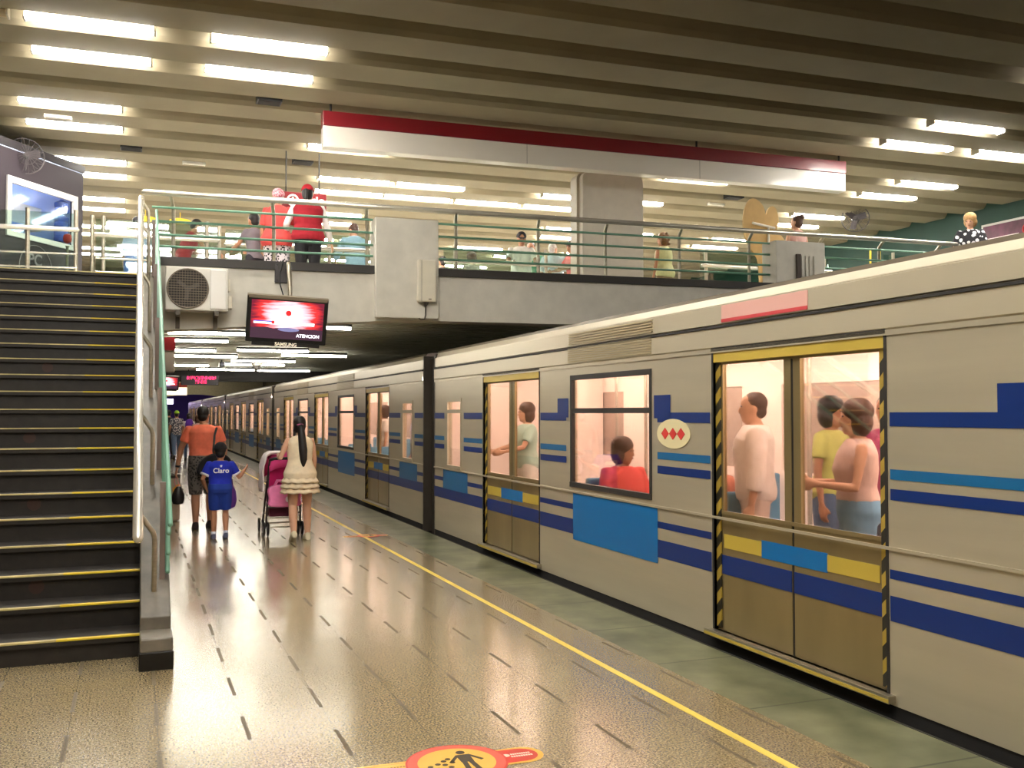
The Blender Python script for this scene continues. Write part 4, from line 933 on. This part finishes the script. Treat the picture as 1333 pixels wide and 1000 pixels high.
def person(label, loc, yaw, h, sex='m', pose=None, lean=0, hy=0, hp=0, head=1.0, wide=1.0, skin=SKIN, outfit=(), hair=('short', HAIRD), vox=.011, sit=False, base=None, group=None, face=True):
    f = Fig(h, sex, lean, hy, hp, head, wide, pose); m = MB(); f.body(m)
    for a in 'lr': f.hand(a, m, .55)
    S = Matrix.Diagonal((f.s, f.s, f.s, 1)); dz = -f.low if base is None else base
    X = S @ Matrix.Translation((0, 0, dz))
    def mk(name, mb, mt, vx=None, sm=4, parent=None):
        me = remeshed(mb, vx or vox, sm) if vx != 0 else mb.mesh(name)
        me.transform(X); me.name = name; me.materials.clear()
        for q in (mt if isinstance(mt, list) else [mt]): me.materials.append(q)
        if vx == 0:
            for p in me.polygons: p.use_smooth = True
        o = bpy.data.objects.new(name, me); C.objects.link(o); o.parent = parent; return o
    o = mk('person', m, skin, None, 3)
    o.location = loc; o.rotation_euler = (0, 0, math.radians(yaw)); tag(o, label, 'person', group)
    for it in outfit:
        k, mt = it[0], it[1]; a = it[2] if len(it) > 2 else {}
        q = MB()
        off = a.get('off', .012)
        if k == 'shirt':
            q.loft(f.torso_rings(a.get('hem', .86), 9, off, flare=a.get('flare')))
            if a.get('sleeve', .5) > 0:
                for s_ in 'lr': f.arm(s_, q, off, a.get('sleeve', .5))
        elif k == 'vest': q.loft(f.torso_rings(a.get('hem', .86), 9, off))
        elif k == 'sleeves':
            for s_ in 'lr': f.arm(s_, q, off, a.get('sleeve', 1.9))
        elif k == 'pants':
            q.loft(f.torso_rings(.80, 1.03, off-.003))
            for s_ in 'lr': f.leg(s_, q, off, a.get('to', 1.95))
        elif k == 'dress':
            q.loft(f.torso_rings(a.get('hem', .70), 9, off, 24, flare=(1.12, a.get('flare', .05))))
        elif k == 'shoes':
            for s_ in 'lr':
                z = MB(); f.foot(s_, z, .008); mk('shoe', z, mt, vox*.8, 2, o)
            continue
        elif k == 'socks':
            for s_ in 'lr':
                z = MB(); d2 = (f.an[s_]-f.kn[s_]).normalized(); z.path([f.an[s_]-d2*.06, f.an[s_]+d2*.03], .044, 12); mk('sock', z, mt, 0, 0, o)
            continue
        elif k == 'cap':
            n = 8
            q.loft([[f.H((.093*math.cos(PI/2*i/n)*math.cos(2*PI*j/20), -.018+.106*math.cos(PI/2*i/n)*math.sin(2*PI*j/20), .03+.105*math.sin(PI/2*i/n))) for j in range(20)] for i in range(n)])
            b_ = MB()
            if a.get('brim', True): q.loft([[f.H((-.07+.14*j/8, .07+r*math.sqrt(max(0, 1-((j-4)/4)**2*.8)), .035-.012*(r/.1))) for j in range(9)]+[f.H((-.07+.14*j/8, .07+r*math.sqrt(max(0, 1-((j-4)/4)**2*.8)), .028-.012*(r/.1))) for j in range(8, -1, -1)] for r in (.0, .05, .1)])
            mk('cap', q, mt, .006, 2, o); continue
        elif k == 'scarf':
            E = lambda c, r, n=9: q.loft([[f.H((c[0]+r[0]*math.sin(PI*i/n)*math.cos(2*PI*j/18), c[1]+r[1]*math.sin(PI*i/n)*math.sin(2*PI*j/18), c[2]-r[2]*math.cos(PI*i/n))) for j in range(18)] for i in range(1, n)])
            E((0, -.02, .045), (.095, .108, .09)); E((.03, -.12, 0), (.04, .03, .05))
            mk('headscarf', q, mt, .01, 2, o); continue
        mk({'shirt': 'shirt', 'vest': 'vest', 'sleeves': 'sleeves', 'pants': a.get('name', 'trousers'), 'dress': 'dress'}[k], q, mt, max(.011, vox), 3, o)
    if hair:
        q = MB(); f.hair(q, hair[0]); mk('hair', q, hair[1], .009, 3, o)
    if face:
        for sx in (-1, 1):
            q = MB(); q.ball(f.H((sx*.03, .089, .012)), (.011*f.hs, .007*f.hs, .007*f.hs), 8, 6); mk('eye', q, MEYE, 0, 0, o)
        q = MB(); q.ball(f.H((0, .090, -.062)), (.022*f.hs, .006*f.hs, .008*f.hs), 8, 6); mk('mouth', q, MLIP, 0, 0, o)
    f.X = X; f.obj = o; f.mk = mk
    return f
def cl(name, rgb, **k): return mat('cloth_'+name, rgb, .85, var=k.pop('var', .08), scale=k.pop('scale', 14), **k)
WALK = dict(lt=(-.02, .30, -1), ls=(0, -.12, -1), rt=(.02, -.22, -1), rs=(0, -.50, -1))
WALK2 = dict(rt=(.02, .28, -1), rs=(0, -.10, -1), lt=(-.02, -.2, -1), ls=(0, -.48, -1))

# --- the family on the platform
pm = dict(lu=(-.40, .05, -1), lf=(-.16, .1, -1), ru=(.34, .02, -1), rf=(.0, .65, -.7), rt=(.02, .26, -1), rs=(0, -.1, -1), lt=(-.03, -.05, -1), ls=(0, -.25, -1))
man = person('man in an orange t-shirt and patterned shorts walking away with a shoulder bag', (.90, 14.15, 0), 0, 1.71, 'm', pm, 2, -22, 0, 1.0, 1.12, SKIN2,
    [('shirt', cl('orange', (240, 122, 90)), dict(hem=.88, sleeve=.62, off=.018)), ('pants', checker_cloth('camo', (50, 48, 48), (104, 98, 92), 38), dict(to=.99, off=.026, name='shorts')), ('shoes', cl('darkshoe', (40, 32, 28)))], ('short', HAIRD), vox=.0085)
def world_pt(f, p): return f.obj.matrix_basis @ (f.X @ Vector(p))
watch = MB(); d = man.fd['l']; watch.path([man.wr['l']-d*.035, man.wr['l']-d*.005], .031, 14); man.mk('wristwatch', watch, M_black, 0, 0, man.obj)
# shoulder bag with strap
bg = thing('shoulder_bag', 'black shoulder bag hanging at the hip of the man in orange', 'bag', (.90, 14.15, 0))
q = MB(); q.path([(.155, .06, 1.36), (.165, -.10, 1.39), (.135, -.155, 1.30), (.12, -.16, 1.08), (.13, -.19, .98)], .016, 8, flat=((0, 1, 0), .5)); q.path([(.155, .06, 1.36), (.20, .16, 1.2), (.24, .1, 1.0)], .016, 8)
q.build('strap', M_black, bg, smooth=True)
bb = MB().prism(smooth_poly([(-.06, .74), (.30, .74), (.36, .84), (.33, .98), (.2, 1.05), (.04, 1.02), (-.08, .90)], 4), -.33, -.19, 'y').build('bag_body', cl('bagblack', (24, 22, 24)), bg, bevel=.03)
MB().box(.0, .27, -.345, -.33, .78, .90).build('pocket', cl('bagpocket', (34, 32, 34)), bg, bevel=.01)
# black carrier bag in his left hand
hp_ = world_pt(man, man.wr['l']+man.fd['l']*.12)
CBS = (.62, .8, .72)
cb = thing('carrier_bag', 'black plastic carrier bag with a pink handle in the left hand of the man', 'bag', (hp_.x, hp_.y, hp_.z))
cb.scale = CBS
pb = MB().loft([[(rx*math.cos(2*PI*i/18), ry*math.sin(2*PI*i/18), z) for i in range(18)] for z, rx, ry in ((-.55, .05, .03), (-.53, .11, .06), (-.45, .145, .075), (-.36, .135, .07), (-.26, .09, .05), (-.20, .045, .03))])
for i, v in enumerate(pb.v): pb.v[i] = (v[0]+.06+.01*math.sin(v[2]*60), v[1], v[2])
pb.build('bag_body', mat('bag_plastic', (28, 24, 26), .35), cb, smooth=True)
MB().path([(.02, 0, -.24), (-.03, 0, -.10), (.0, 0, .0), (.05, 0, -.10), (.08, 0, -.22)], .007, 8).build('handle', mat('bag_pink', (220, 120, 140), .5), cb, smooth=True)

bp_ = dict(lu=(-.45, -.12, -1), lf=(.25, .55, -.62), ru=(.55, .05, -1), rf=(.55, .75, .62), lt=(-.03, .06, -1), ls=(-.02, -.05, -1), rt=(.03, .12, -1), rs=(0, -.22, -1))
BLUE = cl('royal', (24, 44, 176)); BSH = cl('shorts', (26, 58, 150))
boy = person('small boy in a blue football kit and black cap walking away behind the man', (1.03, 12.92, 0), 0, 1.17, 'm', bp_, 0, -8, 0, 1.32, 1.16, SKIN2,
    [('shirt', BLUE, dict(hem=.80, sleeve=.72, off=.026)), ('pants', BSH, dict(to=.86, off=.034, name='shorts')), ('shoes', cl('sportshoe', (90, 96, 120))), ('socks', cl('sock', (206, 210, 226))), ('cap', cl('blackcap', (26, 24, 28)), dict(brim=True))], ('short', HAIRD), vox=.0085)
MW = mat('print_white', (236, 236, 240), .6)
def on_back(f, s, size, z, y, bold=.002):
    p = f.X @ f.T((0, y, z)); return text('shirt_lettering', s, size, MW, f.obj, p, (PI/2, 0, 0), .001, bold=bold)
on_back(boy, 'Claro', .085, 1.27, -.172)
q = MB(); q.prism([(-.02, 1.375), (.02, 1.375), (.018, 1.345), (0, 1.33), (-.018, 1.345)], -.160, -.152, 'y'); boy.mk('shirt_crest', q, MW, 0, 0, boy.obj)
for s_ in 'lr':
    q = MB(); a = boy.sh[s_]+boy.ud[s_]*.175; q.path([a, a+boy.ud[s_]*.035], .083, 14); boy.mk('sleeve_cuff', q, MW, 0, 0, boy.obj)
q = MB(); q.torus((0, -.01, 0), .082, .016, 'z'); q.v = [tuple(boy.T((v[0], v[1], v[2]+1.425))) for v in q.v]; boy.mk('collar', q, MW, 0, 0, boy.obj)
pb2 = thing('purple_bag', 'purple rounded bag held in front of the boy', 'bag', (1.16, 13.12, .52))
q = MB().loft([[(rx*math.cos(2*PI*i/16), .05*math.sin(2*PI*i/16), z) for i in range(16)] for z, rx in ((-.16, .03), (-.14, .075), (-.06, .095), (.06, .085), (.14, .05), (.16, .02))]); q.build('bag_body', cl('purple', (104, 56, 148)), pb2, smooth=True)
MB().path([(-.04, 0, .13), (-.03, -.01, .22), (.03, -.01, .22), (.04, 0, .13)], .01, 8).build('handle', cl('purpled', (70, 36, 110)), pb2)

wp_ = dict(lT=(-.25, .165, 1.06), ru=(.16, .10, -1), rf=(.02, .5, -.8), rt=(.03, .10, -1), rs=(.02, -.06, -1), lt=(-.03, -.10, -1), ls=(-.03, -.5, -1))
DR = cl('cream', (236, 218, 186), bump=.3)
wom = person('woman with a long dark ponytail in a cream ruffled dress pushing a stroller', (1.96, 12.42, 0), 0, 1.56, 'f', wp_, 5, -6, 0, 1.03, 1.10, SKIN3,
    [('dress', DR, dict(hem=.72, flare=.055, off=.016)), ('shoes', cl('flat', (196, 188, 160)))], ('longpony', HAIRD), vox=.0085, face=True)
for i, (z, r_) in enumerate(((.86, .222), (.79, .232), (.72, .238))):
    q = MB(); rings = []
    for (zz, dr) in ((0, 0), (-.035, .018), (-.065, .030), (-.055, .018), (-.02, .004)):
        rings.append([((r_+dr*(1+.4*math.sin(11*t+i)))*math.cos(t), -.012+(r_*.80+dr*(1+.4*math.sin(11*t+i)))*math.sin(t), z+zz+.010*math.sin(11*t+i)) for t in [2*PI*j/66 for j in range(66)]])
    q.loft(rings, cap=False); wom.mk('ruffle', q, DR, 0, 0, wom.obj)
q = MB(); q.torus((0, -.118, -.005), .034, .012, 'z', 18, 8); q.v = [tuple(wom.H(v)) for v in q.v]; wom.mk('hair_tie', q, mat('tie_pink', (206, 110, 160), .5), 0, 0, wom.obj)

# stroller
sr = thing('stroller', 'pink baby stroller with black frame pushed by the woman', 'stroller', (1.82, 13.05, 0))
BLK = mat('stroller_black', (30, 26, 28), .4); PK = cl('pink', (230, 128, 178)); HP = cl('hotpink', (196, 26, 104)); MG = cl('maroon', (84, 24, 46))
for s_ in (-1, 1):
    MB().path([(s_*.20, -.36, 1.0), (s_*.20, -.28, .93), (s_*.20, .06, .50), (s_*.20, .36, .12)], .013, 8).path([(s_*.20, -.22, .86), (s_*.21, -.20, .45), (s_*.22, -.16, .12)], .012, 8).path([(s_*.2, -.16, .3), (s_*.2, .26, .26)], .010, 8).build('frame_tube', mat('stroller_tube', (70, 64, 66), .35, .6), sr, smooth=True)
MB().path([(-.20, -.36, 1.0), (-.15, -.40, 1.02), (.15, -.40, 1.02), (.20, -.36, 1.0)], .019, 10, True).build('handlebar', BLK, sr, smooth=True)
MB().path([(-.22, -.16, .12), (.22, -.16, .12)], .009, 8).path([(-.2, .36, .12), (.2, .36, .12)], .009, 8).path([(-.2, -.17, .24), (.2, -.17, .24)], .008, 8).build('axle', M_brush, sr)
for s_ in (-1, 1):
    for (yy) in (-.16, .36):
        for e in (-.025, .025):
            wl = MB().lathe([(.001, -.011), (.085, -.011), (.095, -.004), (.095, .004), (.085, .011), (.001, .011)], (s_*.22+e, yy, .096), 20, 'x').build('wheel', mat('tyre', (38, 34, 34), .7), sr, smooth=True)
            MB().lathe([(.001, -.014), (.045, -.014), (.045, .014), (.001, .014)], (s_*.22+e, yy, .096), 14, 'x').build('hub', mat('hub_grey', (120, 112, 112), .5), wl)
MB().loft([[(s_*.185*1.0, y, z) for s_ in (-1, 1)]+[(s_*.185, y+.03, z+.01) for s_ in (1, -1)] for y, z in ((-.26, .90), (-.16, .60), (-.12, .46))]).build('seat_back', HP, sr)
MB().cbox((0, .07, .45), (.37, .36, .05)).build('seat', HP, sr, bevel=.02)
nb_ = MB(); nb_.prism(smooth_poly([(-.18, .40), (.18, .40), (.20, .5), (.185, .66), (-.185, .66), (-.20, .5)], 4), -.34, -.235, 'y'); pbag = nb_.build('hanging_pink_bag', PK, sr, bevel=.02)
MB().path([(-.13, -.27, .65), (-.1, -.3, .73), (.1, -.3, .73), (.13, -.27, .65)], .02, 8, True).build('bag_flap', PK, pbag)
MB().prism(smooth_poly([(-.035, 0), (.035, 0), (.045, .05), (.0, .075), (-.045, .05)], 4), -.346, -.34, 'y').build('white_patch', mat('patch_white', (242, 232, 238), .6), pbag); pbag.children[-1].location = (.05, 0, .46)
MB().loft([[(-.18, -.2, z), (.18, -.2, z), (.17, .2, z-.02), (-.17, .2, z-.02)] for z in (.26, .37)]).build('under_basket', MG, sr)
# canopy and white cloth draped over it
cn = MB(); rings = []
for i in range(9):
    a = PI*.95*i/8-.1; rings.append([(x, -.06-.0+.30*math.cos(a)*.9, .84+.26*math.sin(a)-.06*(x/.2)**2) for x in [-.2+.4*j/8 for j in range(9)]])
cn.loft(rings, cap=False, closed=False); o = cn.build('canopy', mat('canopy_pink', (214, 60, 130), .8), sr, smooth=True)
md = o.modifiers.new('solid', 'SOLIDIFY'); md.thickness = .008
cw = MB(); rings = []
for i in range(13):
    a = i/12; row = []
    for j in range(9):
        x = -.16-.10*math.sin(PI/2*min(1, a*1.6))-.012*math.sin(j*2.1+i); y = -.30+.42*j/8; z = 1.10-.02*j/8-.62*max(0, a-.2)-.02*math.sin(j*1.7); row.append((x+.14*max(0, .25-a)*4, y+.02*math.sin(i*1.3), z))
    rings.append(row)
cw.loft(rings, cap=False, closed=False); o = cw.build('muslin_cloth', cl('white', (236, 228, 228))); md = o.modifiers.new('solid', 'SOLIDIFY'); md.thickness = .012
for p in o.data.polygons: p.use_smooth = True
o.location = (1.80, 13.05, 0); tag(o, 'white cloth draped over the left side of the pink stroller', 'cloth')

# --- walkers in the distance
person('distant person in black walking away at the left end of the platform', (1.13, 36.6, 0), 0, 1.74, 'm', WALK, skin=SKIN2, outfit=[('shirt', cl('black', (26, 24, 26)), dict(sleeve=.6)), ('pants', cl('blackp', (30, 28, 32))), ('shoes', M_black)], vox=.016)
person('distant person in a lime green cap and plaid shirt on the far platform', (1.38, 36.0, 0), 5, 1.70, 'm', WALK2, skin=SKIN, outfit=[('shirt', checker_cloth('plaid', (214, 208, 204), (90, 90, 100), 22), dict(sleeve=.6)), ('pants', cl('jean', (86, 104, 130))), ('shoes', M_black), ('cap', cl('lime', (150, 190, 50)))], vox=.016)
pp = person('distant person with a purple backpack on the far platform', (1.72, 34.6, 0), 0, 1.62, 'f', WALK, skin=SKIN, outfit=[('shirt', cl('whiteT', (214, 206, 206)), dict(sleeve=.5)), ('pants', cl('jean2', (70, 84, 110))), ('shoes', M_black)], hair=('pony', HAIRD), vox=.016)
q = MB().loft([[(.13*math.cos(t)*k, -.22+.09*math.sin(t)*k, z) for t in [2*PI*j/16 for j in range(16)]] for z, k in ((.95, .6), (1.0, 1), (1.25, 1), (1.36, .8), (1.40, .4))])
o = q.build('backpack', cl('violet', (92, 44, 150)), smooth=True); o.location = (1.72, 34.58, .0); tag(o, 'purple backpack on a distant person walking to the tunnel', 'backpack')
person('distant person in pale pink half hidden behind the man in orange', (1.78, 30.5, 0), 0, 1.55, 'f', WALK2, skin=SKIN3, outfit=[('shirt', cl('palepink', (224, 176, 176)), dict(sleeve=.4)), ('pants', cl('greyp', (96, 92, 98))), ('shoes', M_black)], hair=('bob', HAIRB), vox=.016)

# --- people on the mezzanine
Z = 3.245
LEANARMS = dict(lu=(-.25, .5, -.8), lf=(.2, .9, -.2), ru=(.25, .5, -.8), rf=(-.2, .9, -.2))
RV = cl('redvest', (150, 14, 32)); WH = cl('sleevewhite', (232, 226, 222))
person('woman in a red cap and red vest with white sleeves standing at the bridge rail', (2.34, 14.25, Z+.008*2.34), -4, 1.69, 'f', dict(lu=(-.42, .1, -1), lf=(-.0, .75, -.65), ru=(.32, .05, -1), rf=(.28, .35, -.9)), 3, -18, 0, 1.02, 1.32, SKIN3,
    [('shirt', WH, dict(hem=1.0, sleeve=1.85, off=.014)), ('vest', RV, dict(hem=.87, off=.028)), ('pants', cl('blackt', (22, 20, 24)), dict(off=.016)), ('shoes', M_black), ('cap', cl('redcap', (164, 18, 34)), dict(brim=True))], ('pony', HAIRD))
person('person in a salmon top and floral pink headscarf left of the red-vested woman', (1.93, 14.5, Z+.008*1.93), -25, 1.66, 'f', dict(ru=(.3, .3, -.9), rf=(-.1, .8, -.4)), 4, 0, -8, 1.0, 1.2, SKIN,
    [('shirt', cl('salmon', (206, 74, 70)), dict(hem=.82, sleeve=.8, flare=(1.1, .04), off=.02)), ('pants', checker_cloth('zebra', (40, 34, 38), (206, 196, 200), 30), dict(off=.02)), ('shoes', M_black), ('scarf', checker_cloth('floral', (206, 90, 120), (232, 190, 196), 40))], None)
person('man in a light blue shirt seen from behind beside the concrete pier', (3.62, 16.85, Z+.008*3.62), 8, 1.72, 'm', LEANARMS, 14, 20, -12, 1.0, 1.1, SKIN,
    [('shirt', cl('lightblue', (176, 196, 222)), dict(hem=.86, sleeve=1.5, off=.02)), ('pants', cl('darkp', (40, 42, 54))), ('shoes', M_black)], ('short', HAIRB))
person('dark haired woman in red leaning forward behind the railing above the air conditioner', (.70, 16.75, Z+.008*.70), -70, 1.62, 'f', LEANARMS, 22, 0, -10, 1.0, 1.1, SKIN2,
    [('vest', cl('red3', (150, 28, 42)), dict(hem=.84)), ('pants', cl('darkp2', (44, 40, 50))), ('shoes', M_black)], ('short', HAIRD))
person('person in blue jeans and blue top behind the stair handrail', (-.02, 17.3, Z), -30, 1.66, 'm', None, 6, 0, 0, 1.0, 1.0, SKIN2,
    [('shirt', cl('slateblue', (150, 164, 190)), dict(hem=.9, sleeve=1.2)), ('pants', cl('denim', (34, 88, 160)), dict(off=.02)), ('shoes', M_black)], ('short', HAIRD))
person('child with dark hair in grey beside the salmon topped person', (1.68, 15.1, Z+.008*1.68), 30, 1.36, 'm', LEANARMS, 4, 0, 0, 1.18, 1.0, SKIN2,
    [('shirt', cl('greyc', (120, 110, 116)), dict(sleeve=.6)), ('pants', cl('darkp3', (40, 36, 44))), ('shoes', M_black)], ('short', HAIRD))
person('man with a dark cap and white printed t-shirt facing out over the bridge rail', (6.85, 17.1, Z+.008*6.85), 165, 1.74, 'm', LEANARMS, 4, 0, -10, 1.05, 1.12, SKIN,
    [('shirt', cl('whitetee', (236, 230, 224)), dict(sleeve=.7, off=.02)), ('pants', cl('jean3', (60, 70, 96))), ('shoes', M_black), ('cap', cl('darkcap', (36, 34, 38)))], ('short', HAIRD))
person('person in a green shirt behind the man in the dark cap', (7.32, 17.75, Z+.008*7.32), 150, 1.70, 'm', None, 0, 0, 0, 1.0, 1.1, SKIN2,
    [('shirt', cl('emerald', (40, 150, 110)), dict(sleeve=.7, off=.02)), ('pants', cl('jean4', (50, 60, 86))), ('shoes', M_black)], ('short', HAIRD))
person('grey haired person in pale blue just left of the white pillar', (7.68, 17.45, Z+.008*7.68), -20, 1.66, 'm', None, 5, -40, 0, 1.0, 1.1, SKIN3,
    [('shirt', cl('paleblue', (196, 210, 226)), dict(sleeve=.9, off=.02)), ('pants', cl('greyp2', (110, 110, 114))), ('shoes', M_black)], ('short', HAIRG))
person('dark haired person in a coral red top leaning beside the white pillar', (7.94, 17.0, Z+.008*7.94), 100, 1.62, 'f', LEANARMS, 8, 10, -8, 1.0, 1.15, SKIN,
    [('shirt', cl('coral', (226, 70, 76)), dict(sleeve=.8, off=.02)), ('pants', cl('darkp4', (46, 40, 48))), ('shoes', M_black)], ('bob', HAIRB))
person('curly haired woman in a pale green top seen from behind at the bridge rail', (9.2, 15.75, Z+.008*9.2), 25, 1.65, 'f', None, 3, 20, 0, 1.0, 1.2, SKIN,
    [('vest', cl('sage', (176, 178, 130)), dict(hem=.84, off=.02)), ('pants', cl('khaki', (120, 104, 76)), dict(off=.016)), ('shoes', M_black)], ('curly', mat('hair_auburn', (112, 78, 40), .6, var=.4, scale=30)))
person('woman with brown piled-up hair behind the right concrete pier', (10.5, 13.55, Z+.008*10.5), 0, 1.64, 'f', None, 0, 30, 0, 1.0, 1.1, SKIN3,
    [('vest', cl('pinkish', (214, 170, 160)), dict(hem=.84)), ('pants', cl('darkp5', (46, 40, 48))), ('shoes', M_black)], ('bun', HAIRB))
person('blond woman in a black and white patterned top at the far right above the train', (13.5, 12.7, Z+.008*13.5), 130, 1.70, 'f', LEANARMS, 8, -10, -14, 1.0, 1.15, SKIN3,
    [('shirt', checker_cloth('bw', (232, 230, 232), (30, 28, 34), 13), dict(sleeve=1.3, off=.02)), ('pants', cl('darkp6', (46, 44, 56))), ('shoes', M_black)], ('bob', HAIRL))
person('dark haired person low behind the rail right of the first concrete pier', (6.0, 19.4, Z+.008*6.0), 0, 1.60, 'm', None, 0, 0, 0, 1.0, 1.0, SKIN2,
    [('shirt', cl('greyd', (60, 56, 58)), dict(sleeve=.7)), ('pants', cl('darkp7', (46, 44, 56))), ('shoes', M_black)], ('short', HAIRD))
person('brown haired person facing away left of the man in the dark cap', (6.5, 19.0, Z+.008*6.5), 0, 1.65, 'f', None, 0, 0, 0, 1.0, 1.0, SKIN3,
    [('shirt', cl('taupe', (130, 122, 110)), dict(sleeve=.7)), ('pants', cl('darkp8', (46, 44, 56))), ('shoes', M_black)], ('bob', HAIRB))

# --- passengers seen through the train windows (train floor at .08)
SIT = dict(lt=(-.12, 1, -.05), ls=(0, .05, -1), rt=(.12, 1, -.05), rs=(0, .05, -1), lu=(-.2, .25, -1), lf=(.2, .9, -.3), ru=(.2, .25, -1), rf=(-.2, .9, -.3))
P = .081
person('standing passenger in a white shirt behind the left half of the nearest door', (4.5, 6.35, P), 60, 1.68, 'm', None, 0, 0, 0, 1.0, 1.1, SKIN3,
    [('shirt', cl('pwhite', (244, 232, 226)), dict(sleeve=1.6, off=.03)), ('pants', cl('ppale', (226, 204, 194)), dict(off=.02)), ('shoes', M_black)], ('short', HAIRB), vox=.014)
person('passenger in a yellow-green top with a blue bag strap at the nearest door', (5.2, 6.3, P), 200, 1.64, 'f', None, 0, 0, 0, 1.0, 1.1, SKIN,
    [('shirt', cl('limeT', (190, 196, 110)), dict(sleeve=.6, off=.02)), ('pants', cl('pjean', (80, 110, 150)), dict(off=.02)), ('shoes', M_black)], ('bob', HAIRD), vox=.014)
person('passenger with bare arms and light blue jeans at the right half of the nearest door', (4.5, 5.2, P), 60, 1.60, 'f', dict(lu=(-.2, .2, -1), lf=(.3, 1, .1), ru=(.2, .2, -1), rf=(-.3, 1, .1)), 0, 0, 0, 1.0, 1.15, SKIN3,
    [('vest', cl('pmauve', (206, 178, 170)), dict(hem=1.0, off=.02)), ('pants', cl('plight', (110, 156, 190)), dict(off=.02)), ('shoes', M_black)], ('bob', HAIRB), vox=.014)
person('passenger in a magenta top deeper inside at the nearest door', (5.4, 5.9, P), 120, 1.66, 'f', None, 0, 0, 0, 1.0, 1.1, SKIN,
    [('shirt', cl('pmag', (150, 60, 96)), dict(sleeve=.7, off=.02)), ('pants', cl('pdark', (50, 50, 70))), ('shoes', M_black)], ('pony', HAIRD), vox=.014)
person('seated passenger in a coral top behind the nearest full window', (4.30, 8.15, P), 180, 1.66, 'f', SIT, 0, 40, -5, 1.0, 1.2, SKIN,
    [('shirt', cl('pcoral', (222, 84, 78)), dict(sleeve=1.0, off=.025)), ('pants', cl('pd2', (60, 60, 84))), ('shoes', M_black)], ('bob', HAIRB), vox=.014)
person('seated passenger in salmon facing the coral topped passenger by the window', (4.30, 6.72, P), 0, 1.66, 'm', SIT, 0, -60, 0, 1.0, 1.15, SKIN3,
    [('shirt', cl('psalmon', (230, 150, 126)), dict(sleeve=.8, off=.025)), ('pants', cl('pd3', (60, 60, 84))), ('shoes', M_black)], ('short', HAIRD), vox=.014)
person('standing passenger in a pale green top behind the second door of the nearest car', (4.6, 11.3, P), 90, 1.64, 'f', LEANARMS, 0, 0, 0, 1.0, 1.1, SKIN3,
    [('shirt', cl('pmint', (170, 200, 186)), dict(sleeve=.7, off=.02)), ('pants', cl('pwhite2', (226, 224, 216)), dict(off=.02)), ('shoes', M_black)], ('bob', HAIRB), vox=.014)
person('standing passenger in brick red deeper inside the second door of the nearest car', (5.3, 12.0, P), 80, 1.72, 'm', None, 0, 0, 0, 1.0, 1.1, SKIN,
    [('shirt', cl('pbrick', (176, 92, 80)), dict(sleeve=.7, off=.02)), ('pants', cl('pd4', (60, 60, 84))), ('shoes', M_black)], ('short', HAIRD), vox=.014)
person('standing passenger in white behind a window of the second car', (4.5, 18.4, P), 90, 1.66, 'f', None, 0, 0, 0, 1.0, 1.1, SKIN3,
    [('shirt', cl('pw3', (234, 226, 214)), dict(sleeve=.7, off=.02)), ('pants', cl('pd5', (200, 190, 180)), dict(off=.02)), ('shoes', M_black)], ('bob', HAIRB), vox=.016)
person('standing passenger in pale blue behind the first door of the second car', (4.5, 15.9, P), 90, 1.66, 'm', None, 0, 0, 0, 1.0, 1.1, SKIN3,
    [('shirt', cl('pw4', (196, 206, 226)), dict(sleeve=.9, off=.02)), ('pants', cl('pd6', (90, 110, 160)), dict(off=.02)), ('shoes', M_black)], ('short', HAIRB), vox=.016)
